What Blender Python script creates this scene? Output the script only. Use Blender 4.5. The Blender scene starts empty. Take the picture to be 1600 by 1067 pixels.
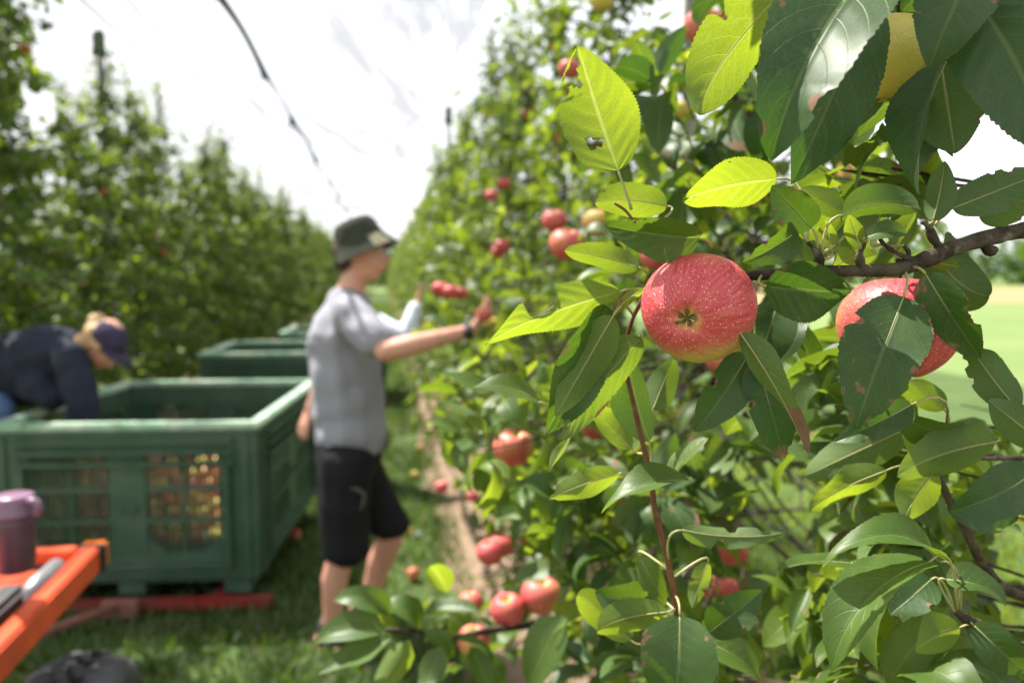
import bpy, math, random
import numpy as np
from mathutils import Vector, Matrix, noise as mnoise

# ------------------------------------------------------------------ camera, light, exposure
SC = bpy.context.scene
COL = SC.collection
RAD = math.radians
FPX = 28.0 / 36.0 * 1600.0
PITCH = RAD(4.75)
CAM = Vector((0, 0, 1.58))
cam_d = bpy.data.cameras.new('camera')
cam = bpy.data.objects.new('camera', cam_d)
COL.objects.link(cam)
cam.location = CAM
cam.rotation_euler = (RAD(90) - PITCH, 0, 0)
cam_d.lens = 28.0
cam_d.sensor_width = 36.0
cam_d.clip_start = 0.02
cam_d.clip_end = 6000
cam_d.dof.use_dof = True
cam_d.dof.focus_distance = 0.535
cam_d.dof.aperture_fstop = 4.8
SC.camera = cam

SUN_EL, SUN_AZ = RAD(58), RAD(-55)          # azimuth from +Y towards +X
SUN = Vector((math.sin(SUN_AZ) * math.cos(SUN_EL), math.cos(SUN_AZ) * math.cos(SUN_EL), math.sin(SUN_EL)))
sun_d = bpy.data.lights.new('sun', 'SUN')
sun_d.energy = 5.0
sun_d.angle = RAD(0.53)
sun_d.color = (1.0, 0.95, 0.86)
sun = bpy.data.objects.new('sun', sun_d)
COL.objects.link(sun)
sun.rotation_euler = SUN.to_track_quat('Z', 'Y').to_euler()
sun.location = SUN * 30

W = bpy.data.worlds.new('World')
SC.world = W
W.use_nodes = True
wn, wl = W.node_tree.nodes, W.node_tree.links
for n in list(wn):
    wn.remove(n)
sky = wn.new('ShaderNodeTexSky')
sky.sky_type = 'NISHITA'
sky.sun_disc = False
sky.sun_elevation = SUN_EL
sky.sun_rotation = SUN_AZ
sky.dust_density = 3.0
sky.air_density = 1.0
# thin bright cloud veil over the blue
tc = wn.new('ShaderNodeTexCoord')
cn = wn.new('ShaderNodeTexNoise')
cn.inputs['Scale'].default_value = 2.2
cn.inputs['Detail'].default_value = 5
wl.new(tc.outputs['Generated'], cn.inputs['Vector'])
cr = wn.new('ShaderNodeMapRange')
cr.inputs['From Min'].default_value = 0.3
cr.inputs['From Max'].default_value = 0.6
cr.inputs['To Min'].default_value = 0.72
cr.inputs['To Max'].default_value = 0.95
wl.new(cn.outputs['Fac'], cr.inputs['Value'])
mx = wn.new('ShaderNodeMix')
mx.data_type = 'RGBA'
mx.inputs['B'].default_value = (4.9, 4.9, 5.0, 1)
wl.new(cr.outputs['Result'], mx.inputs['Factor'])
wl.new(sky.outputs['Color'], mx.inputs['A'])
bg = wn.new('ShaderNodeBackground')
bg.inputs['Strength'].default_value = 0.10
wl.new(mx.outputs['Result'], bg.inputs['Color'])
wo = wn.new('ShaderNodeOutputWorld')
wl.new(bg.outputs['Background'], wo.inputs['Surface'])

SC.view_settings.view_transform = 'Standard'
SC.view_settings.look = 'None'
SC.view_settings.exposure = 1.65
SC.view_settings.gamma = 1.0
SC.cycles.max_bounces = 8
SC.cycles.diffuse_bounces = 4
SC.cycles.transmission_bounces = 6
SC.cycles.transparent_max_bounces = 12
SC.cycles.sample_clamp_indirect = 6.0
SC.cycles.use_denoising = True

rng = random.Random(7)
nrg = np.random.default_rng(7)

# ------------------------------------------------------------------ geometry of the view
def P(px, py, Y):
    """world point seen at photo pixel (px, py), Y metres in front of the camera"""
    dx = (px - 800.0) / FPX
    dy = -(py - 533.5) / FPX
    d = Vector((dx, math.cos(PITCH) + dy * math.sin(PITCH), -math.sin(PITCH) + dy * math.cos(PITCH)))
    return CAM + d * (Y / d.y)

def pix(p):
    v = Vector(p) - CAM
    z = v.y * math.cos(PITCH) - v.z * math.sin(PITCH)
    u = v.y * math.sin(PITCH) + v.z * math.cos(PITCH)
    if z < 1e-4:
        return (-9999, -9999, z)
    return (800 + v.x / z * FPX, 533.5 - u / z * FPX, z)

ROW = RAD(9.1)
RD = Vector((-math.sin(ROW), math.cos(ROW), 0))     # along the rows
RS = Vector((math.cos(ROW), math.sin(ROW), 0))      # across, to the right
def RP(a, t, z=0.0):
    return RS * a + RD * t + Vector((0, 0, z))

# ------------------------------------------------------------------ object helpers
WL = {}
def link(o, parent=None, M=None):
    COL.objects.link(o)
    if M is None:
        M = Matrix.Identity(4)
    if parent is not None:
        o.parent = parent
        o.matrix_basis = WL[parent.name].inverted() @ M
    else:
        o.matrix_basis = M
    WL[o.name] = M.copy()
    return o

def tag(o, label=None, cat=None, group=None, kind=None):
    if label: o['label'] = label
    if cat: o['category'] = cat
    if group: o['group'] = group
    if kind: o['kind'] = kind
    return o

def thing(name, label, cat, loc=(0, 0, 0), group=None, rz=0.0):
    o = bpy.data.objects.new(name, None)
    o.empty_display_size = 0.05
    link(o, None, Matrix.Translation(loc) @ Matrix.Rotation(rz, 4, 'Z'))
    return tag(o, label, cat, group)

def T(loc):
    return Matrix.Translation(loc)

def obj(name, me, mat=None, parent=None, M=None):
    if mat is not None and len(me.materials) == 0:
        me.materials.append(mat)
    return link(bpy.data.objects.new(name, me), parent, M)

class MB:
    """collects shapes into one mesh"""
    def __init__(s):
        s.v, s.f, s.m = [], [], []
    def add(s, vs, fs, mi=0):
        o = len(s.v)
        s.v += [tuple(v) for v in vs]
        s.f += [tuple(i + o for i in f) for f in fs]
        s.m += [mi] * len(fs)
    def box(s, a, b, M=None, mi=0):
        x0, y0, z0 = a; x1, y1, z1 = b
        vs = [Vector(c) for c in ((x0,y0,z0),(x1,y0,z0),(x1,y1,z0),(x0,y1,z0),(x0,y0,z1),(x1,y0,z1),(x1,y1,z1),(x0,y1,z1))]
        if M is not None: vs = [M @ v for v in vs]
        s.add(vs, ((3,2,1,0),(4,5,6,7),(0,1,5,4),(1,2,6,5),(2,3,7,6),(3,0,4,7)), mi)
    def tube(s, pts, rs, n=8, mi=0, cap=True):
        pts = [Vector(p) for p in pts]
        if not hasattr(rs, '__len__'): rs = [rs] * len(pts)
        up = None
        vs = []
        for i, p in enumerate(pts):
            d = (pts[min(i + 1, len(pts) - 1)] - pts[max(i - 1, 0)])
            d = d.normalized() if d.length > 1e-9 else Vector((0, 0, 1))
            if up is None:
                up = d.orthogonal().normalized()
            up = (up - d * up.dot(d))
            up = up.normalized() if up.length > 1e-6 else d.orthogonal().normalized()
            sd = d.cross(up)
            for k in range(n):
                a = 2 * math.pi * k / n
                vs.append(p + (up * math.cos(a) + sd * math.sin(a)) * rs[i])
        fs = []
        for i in range(len(pts) - 1):
            for k in range(n):
                k2 = (k + 1) % n
                fs.append((i*n+k, i*n+k2, (i+1)*n+k2, (i+1)*n+k))
        if cap:
            fs.append(tuple(range(n - 1, -1, -1)))
            fs.append(tuple((len(pts)-1)*n + k for k in range(n)))
        s.add(vs, fs, mi)
    def lathe(s, prof, n=24, M=None, mi=0):
        vs, fs = [], []
        for (r, z) in prof:
            for k in range(n):
                a = 2 * math.pi * k / n
                v = Vector((r * math.cos(a), r * math.sin(a), z))
                vs.append(M @ v if M is not None else v)
        for i in range(len(prof) - 1):
            for k in range(n):
                k2 = (k + 1) % n
                fs.append((i*n+k, i*n+k2, (i+1)*n+k2, (i+1)*n+k))
        s.add(vs, fs, mi)
    def mesh(s, name, mats=(), smooth=False, bevel=0.0):
        me = bpy.data.meshes.new(name)
        me.from_pydata(s.v, [], s.f)
        for m in mats: me.materials.append(m)
        me.polygons.foreach_set('material_index', s.m)
        if smooth:
            me.polygons.foreach_set('use_smooth', [True] * len(s.f))
        me.update()
        if bevel:
            import bmesh
            bm = bmesh.new(); bm.from_mesh(me)
            bmesh.ops.bevel(bm, geom=[e for e in bm.edges if len(e.link_faces) == 2 and e.calc_face_angle(0) > 0.6], offset=bevel, segments=2, affect='EDGES', clamp_overlap=True)
            bm.to_mesh(me); bm.free()
        return me

def fast_mesh(name, V, F, mat, smooth=True, uv=None, tint=None):
    """numpy arrays -> mesh; F is (n,4) or (n,3)"""
    me = bpy.data.meshes.new(name)
    n, k = F.shape
    me.vertices.add(len(V)); me.vertices.foreach_set('co', np.ascontiguousarray(V, np.float32).ravel())
    me.loops.add(n * k); me.loops.foreach_set('vertex_index', np.ascontiguousarray(F, np.int32).ravel())
    me.polygons.add(n)
    me.polygons.foreach_set('loop_start', np.arange(0, n * k, k, dtype=np.int32))
    me.polygons.foreach_set('use_smooth', np.full(n, smooth))
    me.materials.append(mat)
    me.update(calc_edges=True)
    if uv is not None:
        l = me.uv_layers.new(name='UVMap')
        l.data.foreach_set('uv', np.ascontiguousarray(uv[F.ravel()], np.float32).ravel())
    if tint is not None:
        a = me.attributes.new('tint', 'FLOAT_COLOR', 'POINT')
        a.data.foreach_set('color', np.ascontiguousarray(tint, np.float32).ravel())
    return me

# ------------------------------------------------------------------ materials
class NT:
    def __init__(s, name):
        s.m = bpy.data.materials.new(name); s.m.use_nodes = True
        s.n, s.l = s.m.node_tree.nodes, s.m.node_tree.links
        s.b = s.n['Principled BSDF']; s.out = s.n['Material Output']
    def new(s, t, **kw):
        n = s.n.new(t)
        for k, v in kw.items():
            if k.startswith('i_'): s.put(n.inputs[k[2:].replace('_', ' ')], v)
            else: setattr(n, k, v)
        return n
    def put(s, sock, v):
        if hasattr(v, 'is_output') or isinstance(v, bpy.types.NodeSocket): s.l.new(v, sock)
        else: sock.default_value = v
    def math(s, op, a, b=0.0, c=None, clamp=False):
        n = s.n.new('ShaderNodeMath'); n.operation = op; n.use_clamp = clamp
        s.put(n.inputs[0], a); s.put(n.inputs[1], b)
        if c is not None: s.put(n.inputs[2], c)
        return n.outputs[0]
    def mix(s, f, a, b):
        n = s.n.new('ShaderNodeMix'); n.data_type = 'RGBA'
        s.put(n.inputs['Factor'], f)
        s.put(n.inputs['A'], a if not isinstance(a, tuple) else (*a[:3], 1)); s.put(n.inputs['B'], b if not isinstance(b, tuple) else (*b[:3], 1))
        return n.outputs['Result']
    def ss(s, x, a, b, lo=0.0, hi=1.0):
        n = s.n.new('ShaderNodeMapRange'); n.interpolation_type = 'SMOOTHSTEP'
        s.put(n.inputs['Value'], x)
        for k, v in (('From Min', a), ('From Max', b), ('To Min', lo), ('To Max', hi)): s.put(n.inputs[k], v)
        return n.outputs['Result']
    def noise(s, vec, scale, detail=3.0, rough=0.5):
        n = s.n.new('ShaderNodeTexNoise')
        if vec is not None: s.l.new(vec, n.inputs['Vector'])
        n.inputs['Scale'].default_value = scale; n.inputs['Detail'].default_value = detail; n.inputs['Roughness'].default_value = rough
        return n.outputs['Fac']
    def bump(s, h, strength=0.3, dist=0.01):
        n = s.n.new('ShaderNodeBump'); n.inputs['Strength'].default_value = strength; n.inputs['Distance'].default_value = dist
        s.l.new(h, n.inputs['Height']); s.l.new(n.outputs['Normal'], s.b.inputs['Normal'])
        return n.outputs['Normal']
    def base(s, v, rough=0.5, metal=0.0, spec=0.5):
        s.put(s.b.inputs['Base Color'], v if not isinstance(v, tuple) else (*v[:3], 1))
        s.put(s.b.inputs['Roughness'], rough); s.put(s.b.inputs['Metallic'], metal); s.put(s.b.inputs['Specular IOR Level'], spec)

def worn(name, col, col2=None, rough=0.5, scale=6.0, metal=0.0, bump=0.1, spec=0.5):
    """paint, plastic or cloth with mottled colour and a little relief"""
    t = NT(name)
    co = t.new('ShaderNodeTexCoord').outputs['Object']
    f = t.ss(t.noise(co, scale, 5.0, 0.6), 0.35, 0.7)
    col2 = col2 or tuple(c * 0.75 for c in col)
    t.base(t.mix(f, col, col2), rough, metal, spec)
    if bump: t.bump(t.noise(co, scale * 14, 4.0), bump, 0.004)
    return t.m

def let_light_through(m, col, f):
    nt = m.node_tree; b = nt.nodes['Principled BSDF']; out = nt.nodes['Material Output']
    tl = nt.nodes.new('ShaderNodeBsdfTranslucent'); tl.inputs['Color'].default_value = (*col, 1)
    ms = nt.nodes.new('ShaderNodeMixShader'); ms.inputs[0].default_value = f
    nt.links.new(b.outputs[0], ms.inputs[1]); nt.links.new(tl.outputs[0], ms.inputs[2]); nt.links.new(ms.outputs[0], out.inputs['Surface'])

def leaf_material(name, hero):
    t = NT(name)
    uv = t.new('ShaderNodeUVMap', uv_map='UVMap').outputs['UV']
    sx = t.new('ShaderNodeSeparateXYZ'); t.l.new(uv, sx.inputs[0])
    u, v = sx.outputs[0], sx.outputs[1]
    if hero:
        oi = t.new('ShaderNodeObjectInfo')
        sc = t.new('ShaderNodeSeparateColor'); t.l.new(oi.outputs['Color'], sc.inputs[0])
        yel, dry, rnd = sc.outputs[0], sc.outputs[1], oi.outputs['Random']
    else:
        at = t.new('ShaderNodeAttribute', attribute_name='tint')
        sc = t.new('ShaderNodeSeparateColor'); t.l.new(at.outputs['Color'], sc.inputs[0])
        yel, dry, rnd = sc.outputs[0], sc.outputs[1], sc.outputs[2]
    sv = t.math('ABSOLUTE', t.math('MULTIPLY_ADD', v, 2.0, -1.0))
    mid = t.ss(sv, 0.02, 0.075, 1.0, 0.0)
    side = t.math('MULTIPLY', t.math('GREATER_THAN', v, 0.5), 0.45)
    bow = t.math('MULTIPLY', t.math('POWER', sv, 1.4), 0.26)
    q = t.math('FRACT', t.math('ADD', t.math('MULTIPLY', t.math('SUBTRACT', u, bow), 7.5), side))
    q = t.math('ABSOLUTE', t.math('SUBTRACT', q, 0.5))
    lat = t.ss(q, 0.008, t.math('MULTIPLY_ADD', sv, -0.022, 0.042), 1.0, 0.0)
    vein = t.math('MAXIMUM', mid, t.math('MULTIPLY', lat, 0.7))
    mp = t.new('ShaderNodeMapping'); t.l.new(uv, mp.inputs['Vector']); mp.inputs['Scale'].default_value = (1.0, 0.55, 1.0)
    cx = t.new('ShaderNodeCombineXYZ'); t.l.new(t.math('MULTIPLY', rnd, 17.0), cx.inputs[2])
    va = t.new('ShaderNodeVectorMath', operation='ADD'); t.l.new(mp.outputs[0], va.inputs[0]); t.l.new(cx.outputs[0], va.inputs[1])
    pos = va.outputs[0]
    ridge = vein
    if hero:
        vo = t.new('ShaderNodeTexVoronoi', feature='DISTANCE_TO_EDGE'); t.l.new(pos, vo.inputs['Vector']); vo.inputs['Scale'].default_value = 34
        fine = t.ss(vo.outputs['Distance'], 0.0, 0.10, 1.0, 0.0)
        vein = t.math('MAXIMUM', vein, t.math('MULTIPLY', fine, 0.34))
    n1 = t.noise(pos, 3.5, 5.0, 0.6)
    n2 = t.noise(pos, 11.0, 4.0, 0.65)
    # dead patches: where the noise is high, near tip and margin first
    edge = t.math('MAXIMUM', t.math('POWER', sv, 4.0), t.math('POWER', u, 6.0))
    dn = t.math('ADD', t.math('ADD', n1, t.math('MULTIPLY', t.math('SUBTRACT', n2, 0.5), 0.35)), t.math('MULTIPLY', edge, 0.13))
    thr = t.math('MULTIPLY_ADD', dry, -0.55, 0.86)
    dead = t.ss(dn, thr, t.math('ADD', thr, 0.03))
    if hero:
        bt = t.new('ShaderNodeAttribute', attribute_name='bite').outputs['Fac']
        dead = t.math('MAXIMUM', dead, t.ss(t.math('ADD', bt, t.math('MULTIPLY', t.math('SUBTRACT', n2, 0.5), 0.9)), 0.62, 0.8))
        spot = t.new('ShaderNodeTexVoronoi'); t.l.new(pos, spot.inputs['Vector']); spot.inputs['Scale'].default_value = 5.0
        sp = t.ss(spot.outputs['Distance'], 0.05, 0.09, 1.0, 0.0)
        ssc = t.new('ShaderNodeSeparateColor'); t.l.new(spot.outputs['Color'], ssc.inputs[0])
        dead = t.math('MAXIMUM', dead, t.math('MULTIPLY', sp, t.math('LESS_THAN', ssc.outputs[0], 0.3)))
        td = sc.outputs[2]
        dead = t.math('MAXIMUM', dead, t.ss(t.math('ADD', u, t.math('MULTIPLY', t.math('SUBTRACT', n2, 0.5), 0.35)), t.math('SUBTRACT', 1.06, td), t.math('SUBTRACT', 1.10, td)))
    var = t.ss(n1, 0.3, 0.7)
    top = t.mix(var, t.mix(yel, (0.022, 0.058, 0.013), (0.085, 0.155, 0.018)), t.mix(yel, (0.034, 0.082, 0.016), (0.13, 0.20, 0.02)))
    top = t.mix(t.math('MULTIPLY', vein, 0.42), top, (0.15, 0.21, 0.07))
    und = t.mix(yel, (0.095, 0.15, 0.068), (0.13, 0.20, 0.035))
    und = t.mix(t.math('MULTIPLY', vein, 0.5), und, (0.25, 0.30, 0.15))
    geo = t.new('ShaderNodeNewGeometry').outputs['Backfacing']
    col = t.mix(geo, top, und)
    tr = t.mix(yel, (0.05, 0.13, 0.006), (0.37, 0.48, 0.010))
    tr = t.mix(t.math('MULTIPLY', t.math('MULTIPLY', vein, 0.6), t.math('MULTIPLY_ADD', yel, 0.9, 0.2)), tr, (0.68, 0.70, 0.18))
    brown = t.mix(n2, (0.14, 0.062, 0.030), (0.33, 0.20, 0.13))
    col = t.mix(dead, col, brown)
    tr = t.mix(dead, tr, (0.09, 0.035, 0.014))
    rough = t.math('ADD', t.math('MULTIPLY_ADD', geo, 0.15, 0.47), t.math('MULTIPLY', dead, 0.3))
    t.base(col, rough, 0.0, t.math('MULTIPLY_ADD', geo, -0.2, 0.46))
    nm = t.bump(t.math('ADD', t.math('MULTIPLY', ridge, -1.0), t.math('MULTIPLY', n1, 0.8)), 0.35, 0.0010)
    tl = t.new('ShaderNodeBsdfTranslucent'); t.l.new(tr, tl.inputs['Color']); t.l.new(nm, tl.inputs['Normal'])
    ms = t.new('ShaderNodeMixShader'); t.put(ms.inputs[0], t.math('MULTIPLY_ADD', yel, 0.12, 0.36))
    t.l.new(t.b.outputs[0], ms.inputs[1]); t.l.new(tl.outputs[0], ms.inputs[2])
    t.l.new(ms.outputs[0], t.out.inputs['Surface'])
    return t.m

def apple_material():
    t = NT('apple_skin')
    co = t.new('ShaderNodeTexCoord').outputs['Object']
    oi = t.new('ShaderNodeObjectInfo')
    sc = t.new('ShaderNodeSeparateColor'); t.l.new(oi.outputs['Color'], sc.inputs[0])
    blush = sc.outputs[0]                                   # 0 green-yellow .. 1 red
    ax, az = sc.outputs[1], sc.outputs[2]                   # side that stayed yellow, as local x / z
    of = t.new('ShaderNodeVectorMath', operation='ADD'); t.l.new(co, of.inputs[0])
    cx = t.new('ShaderNodeCombineXYZ'); t.l.new(t.math('MULTIPLY', oi.outputs['Random'], 9.0), cx.inputs[0]); t.l.new(cx.outputs[0], of.inputs[1])
    p = of.outputs[0]
    sx = t.new('ShaderNodeSeparateXYZ'); t.l.new(co, sx.inputs[0])
    x, y, z = sx.outputs
    r = t.math('SQRT', t.math('ADD', t.math('MULTIPLY', x, x), t.math('MULTIPLY', y, y)))
    ang = t.math('ARCTAN2', y, x)
    st = t.new('ShaderNodeCombineXYZ'); t.l.new(t.math('MULTIPLY', ang, 7.0), st.inputs[0]); t.l.new(t.math('MULTIPLY', z, 1.1), st.inputs[1]); t.l.new(t.math('MULTIPLY', oi.outputs['Random'], 30.0), st.inputs[2])
    streak = t.noise(st.outputs[0], 2.2, 4.0, 0.6)
    n1 = t.noise(p, 1.3, 3.0)
    lean = t.math('ADD', t.math('MULTIPLY', x, t.math('MULTIPLY_ADD', ax, 2.0, -1.0)), t.math('MULTIPLY', y, t.math('MULTIPLY_ADD', az, 2.0, -1.0)))
    cal = t.math('MULTIPLY', t.ss(t.math('ADD', r, t.math('MULTIPLY', t.math('SUBTRACT', n1, 0.5), 0.5)), 0.06, 0.46, 1.0, 0.0), t.math('LESS_THAN', z, 0.0))
    stm = t.math('MULTIPLY', t.ss(r, 0.12, 0.42, 1.0, 0.0), t.math('GREATER_THAN', z, 0.0))
    s = t.math('ADD', blush, t.math('MULTIPLY', t.math('SUBTRACT', streak, 0.5), 0.45))
    s = t.math('ADD', s, t.math('MULTIPLY', t.math('SUBTRACT', n1, 0.5), 0.7))
    s = t.math('SUBTRACT', s, t.math('MULTIPLY', t.ss(lean, 0.1, 1.0), 0.75))
    s = t.math('SUBTRACT', s, t.math('MULTIPLY', t.math('ADD', cal, stm), 0.52))
    s = t.math('ADD', s, t.math('MULTIPLY', t.math('SUBTRACT', t.noise(p, 42.0, 3.0, 0.7), 0.5), 0.75))
    f = t.ss(s, 0.15, 0.85)
    ground = t.mix(n1, (0.42, 0.40, 0.06), (0.58, 0.42, 0.10))
    red = t.mix(t.ss(streak, 0.3, 0.7), (0.45, 0.030, 0.052), (0.56, 0.095, 0.10))
    col = t.mix(f, ground, red)
    vo = t.new('ShaderNodeTexVoronoi'); t.l.new(p, vo.inputs['Vector']); vo.inputs['Scale'].default_value = 15.0
    vc = t.new('ShaderNodeSeparateColor'); t.l.new(vo.outputs['Color'], vc.inputs[0])
    d1 = t.math('MULTIPLY', t.ss(vo.outputs['Distance'], 0.13, 0.26, 1.0, 0.0), t.ss(vc.outputs[0], 0.10, 0.45))
    vo2 = t.new('ShaderNodeTexVoronoi'); t.l.new(p, vo2.inputs['Vector']); vo2.inputs['Scale'].default_value = 30.0
    d2 = t.math('MULTIPLY', t.ss(vo2.outputs['Distance'], 0.14, 0.30, 1.0, 0.0), 0.55)
    dots = t.math('MULTIPLY', t.math('MAXIMUM', d1, d2), 0.8)
    col = t.mix(dots, col, (0.74, 0.46, 0.34))
    t.base(col, t.math('MULTIPLY_ADD', n1, 0.1, 0.42), 0.0, 0.36)
    t.b.inputs['Subsurface Weight'].default_value = 0.06
    t.b.inputs['Subsurface Radius'].default_value = (0.05, 0.015, 0.008)
    t.b.inputs['Coat Weight'].default_value = 0.04
    t.b.inputs['Coat Roughness'].default_value = 0.25
    t.bump(t.math('ADD', t.math('MULTIPLY', dots, 0.4), t.noise(p, 9.0, 3.0)), 0.12, 0.02)
    return t.m

def bark_material(name, a, b, scale, str_=0.6):
    t = NT(name)
    co = t.new('ShaderNodeTexCoord').outputs['Object']
    n1 = t.noise(co, scale, 6.0, 0.65); n2 = t.noise(co, scale * 5, 4.0, 0.6)
    lich = t.ss(t.noise(co, scale * 0.7, 3.0), 0.62, 0.72)
    c = t.mix(t.ss(n1, 0.35, 0.65), a, b)
    c = t.mix(t.math('MULTIPLY', lich, 0.5), c, (0.26, 0.25, 0.20))
    t.base(c, 0.8, 0.0, 0.25)
    t.bump(t.math('ADD', n1, t.math('MULTIPLY', n2, 0.6)), str_, 0.004)
    return t.m

M = {}
M['leaf'] = leaf_material('leaf_blade', True)
M['crown'] = leaf_material('crown_leaves', False)
M['apple'] = apple_material()
M['bark'] = bark_material('bark', (0.030, 0.020, 0.014), (0.095, 0.068, 0.05), 60, 0.8)
M['trunk'] = bark_material('trunk_bark', (0.06, 0.048, 0.036), (0.16, 0.13, 0.10), 14)
M['shoot'] = bark_material('shoot_bark', (0.10, 0.035, 0.022), (0.17, 0.075, 0.04), 40, 0.25)
M['petiole'] = worn('petiole_skin', (0.30, 0.33, 0.13), (0.36, 0.25, 0.11), 0.5, 60, bump=0.0)
M['sepal'] = worn('sepal', (0.16, 0.15, 0.05), (0.05, 0.035, 0.02), 0.8, 40)
M['green_plastic'] = worn('green_plastic', (0.048, 0.112, 0.066), (0.095, 0.155, 0.108), 0.42, 5, bump=0.05)
M['rim_plastic'] = worn('scuffed_rim_plastic', (0.20, 0.36, 0.24), (0.46, 0.53, 0.43), 0.45, 9, bump=0.08)
let_light_through(M['green_plastic'], (0.11, 0.27, 0.13), 0.3)
M['red_paint'] = worn('red_trailer_paint', (0.22, 0.016, 0.013), (0.13, 0.04, 0.03), 0.5, 5)
M['rust'] = worn('dusty_red_steel', (0.26, 0.11, 0.09), (0.16, 0.07, 0.05), 0.7, 8)
M['orange'] = worn('orange_paint', (0.70, 0.085, 0.022), (0.46, 0.06, 0.022), 0.35, 4, bump=0.03)
M['amber'] = worn('amber_lens', (0.85, 0.20, 0.01), (0.8, 0.16, 0.01), 0.2, 10, bump=0.0)
M['rubber'] = worn('black_rubber', (0.018, 0.018, 0.020), (0.035, 0.034, 0.034), 0.6, 12)
M['tyre'] = worn('dusty_tyre', (0.022, 0.023, 0.026), (0.075, 0.075, 0.08), 0.75, 7)
M['steel'] = worn('grey_steel', (0.32, 0.33, 0.34), (0.22, 0.22, 0.23), 0.4, 9, metal=0.6)
M['mug'] = worn('plum_enamel', (0.085, 0.040, 0.070), (0.075, 0.035, 0.06), 0.35, 5, bump=0.0)
M['mug_lid'] = worn('mauve_plastic', (0.19, 0.105, 0.17), (0.17, 0.09, 0.15), 0.3, 5, bump=0.0)
M['skin'] = worn('skin', (0.62, 0.33, 0.235), (0.57, 0.27, 0.19), 0.5, 9, bump=0.03)
M['shirt'] = worn('grey_jersey', (0.27, 0.27, 0.315), (0.245, 0.245, 0.285), 0.9, 8, bump=0.15, spec=0.15)
M['shorts'] = worn('black_cloth', (0.009, 0.009, 0.011), (0.014, 0.014, 0.016), 0.85, 8, spec=0.2)
M['paint_mark'] = worn('pale_paint_mark', (0.09, 0.09, 0.07), (0.05, 0.05, 0.04), 0.8, 30)
M['hat'] = worn('olive_canvas', (0.042, 0.046, 0.034), (0.035, 0.038, 0.028), 0.9, 12, spec=0.15)
M['sunlit_brim'] = worn('khaki_sunlit_brim', (0.26, 0.24, 0.165), (0.22, 0.20, 0.14), 0.9, 12, spec=0.1)  # paler khaki that stands in for sun on the front brim
M['hair'] = worn('brown_hair', (0.07, 0.035, 0.018), (0.045, 0.022, 0.012), 0.6, 60, bump=0.5)
M['blond'] = worn('blond_hair', (0.55, 0.36, 0.17), (0.38, 0.23, 0.10), 0.55, 60, bump=0.5)
M['navy'] = worn('navy_knit', (0.017, 0.021, 0.036), (0.024, 0.028, 0.045), 0.9, 20, spec=0.2)
M['cap'] = worn('plum_cap_cloth', (0.035, 0.028, 0.055), (0.05, 0.04, 0.075), 0.85, 20, spec=0.2)
M['denim'] = worn('denim', (0.10, 0.17, 0.33), (0.13, 0.20, 0.36), 0.9, 40, spec=0.1)
M['pale_shirt'] = worn('pale_blue_cloth', (0.62, 0.68, 0.80), (0.55, 0.61, 0.75), 0.9, 10, spec=0.1)
M['shoe'] = worn('dark_shoe', (0.02, 0.02, 0.022), (0.035, 0.033, 0.03), 0.7, 12)
M['eye'] = worn('eye', (0.6, 0.57, 0.54), (0.55, 0.5, 0.48), 0.2, 5, bump=0)
M['post'] = worn('weathered_post', (0.24, 0.235, 0.22), (0.17, 0.165, 0.15), 0.85, 5, bump=0.3)
M['post_cap'] = worn('post_cap_plastic', (0.045, 0.075, 0.03), (0.02, 0.025, 0.025), 0.6, 14)
M['wire'] = worn('galvanised_wire', (0.26, 0.27, 0.28), None, 0.45, 20, metal=0.5, bump=0)
M['netroll'] = worn('rolled_net_edge', (0.10, 0.105, 0.125), (0.07, 0.075, 0.09), 0.8, 30)
M['netseam'] = worn('net_seam', (0.42, 0.43, 0.47), (0.34, 0.35, 0.39), 0.9, 30)
M['clip'] = worn('net_clip', (0.025, 0.026, 0.032), None, 0.5, 20, bump=0)

def net_material():
    t = NT('white_hail_net')
    co = t.new('ShaderNodeTexCoord').outputs['Object']
    mp = t.new('ShaderNodeMapping'); t.l.new(co, mp.inputs['Vector']); mp.inputs['Rotation'].default_value = (0, 0, -ROW); mp.inputs['Scale'].default_value = (4.5, 0.22, 4.5)
    f = t.ss(t.noise(mp.outputs[0], 1.0, 5.0, 0.65), 0.45, 0.64, 0.07, 0.64)
    t.base((0.12, 0.122, 0.135), 0.7, 0.0, 0.2)
    tl = t.new('ShaderNodeBsdfTranslucent'); tl.inputs['Color'].default_value = (0.13, 0.134, 0.15, 1)
    m1 = t.new('ShaderNodeMixShader'); m1.inputs[0].default_value = 0.6
    t.l.new(t.b.outputs[0], m1.inputs[1]); t.l.new(tl.outputs[0], m1.inputs[2])
    tp = t.new('ShaderNodeBsdfTransparent')
    m2 = t.new('ShaderNodeMixShader'); t.put(m2.inputs[0], f)
    t.l.new(tp.outputs[0], m2.inputs[1]); t.l.new(m1.outputs[0], m2.inputs[2])
    t.l.new(m2.outputs[0], t.out.inputs['Surface'])
    return t.m
M['net'] = net_material()

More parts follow.
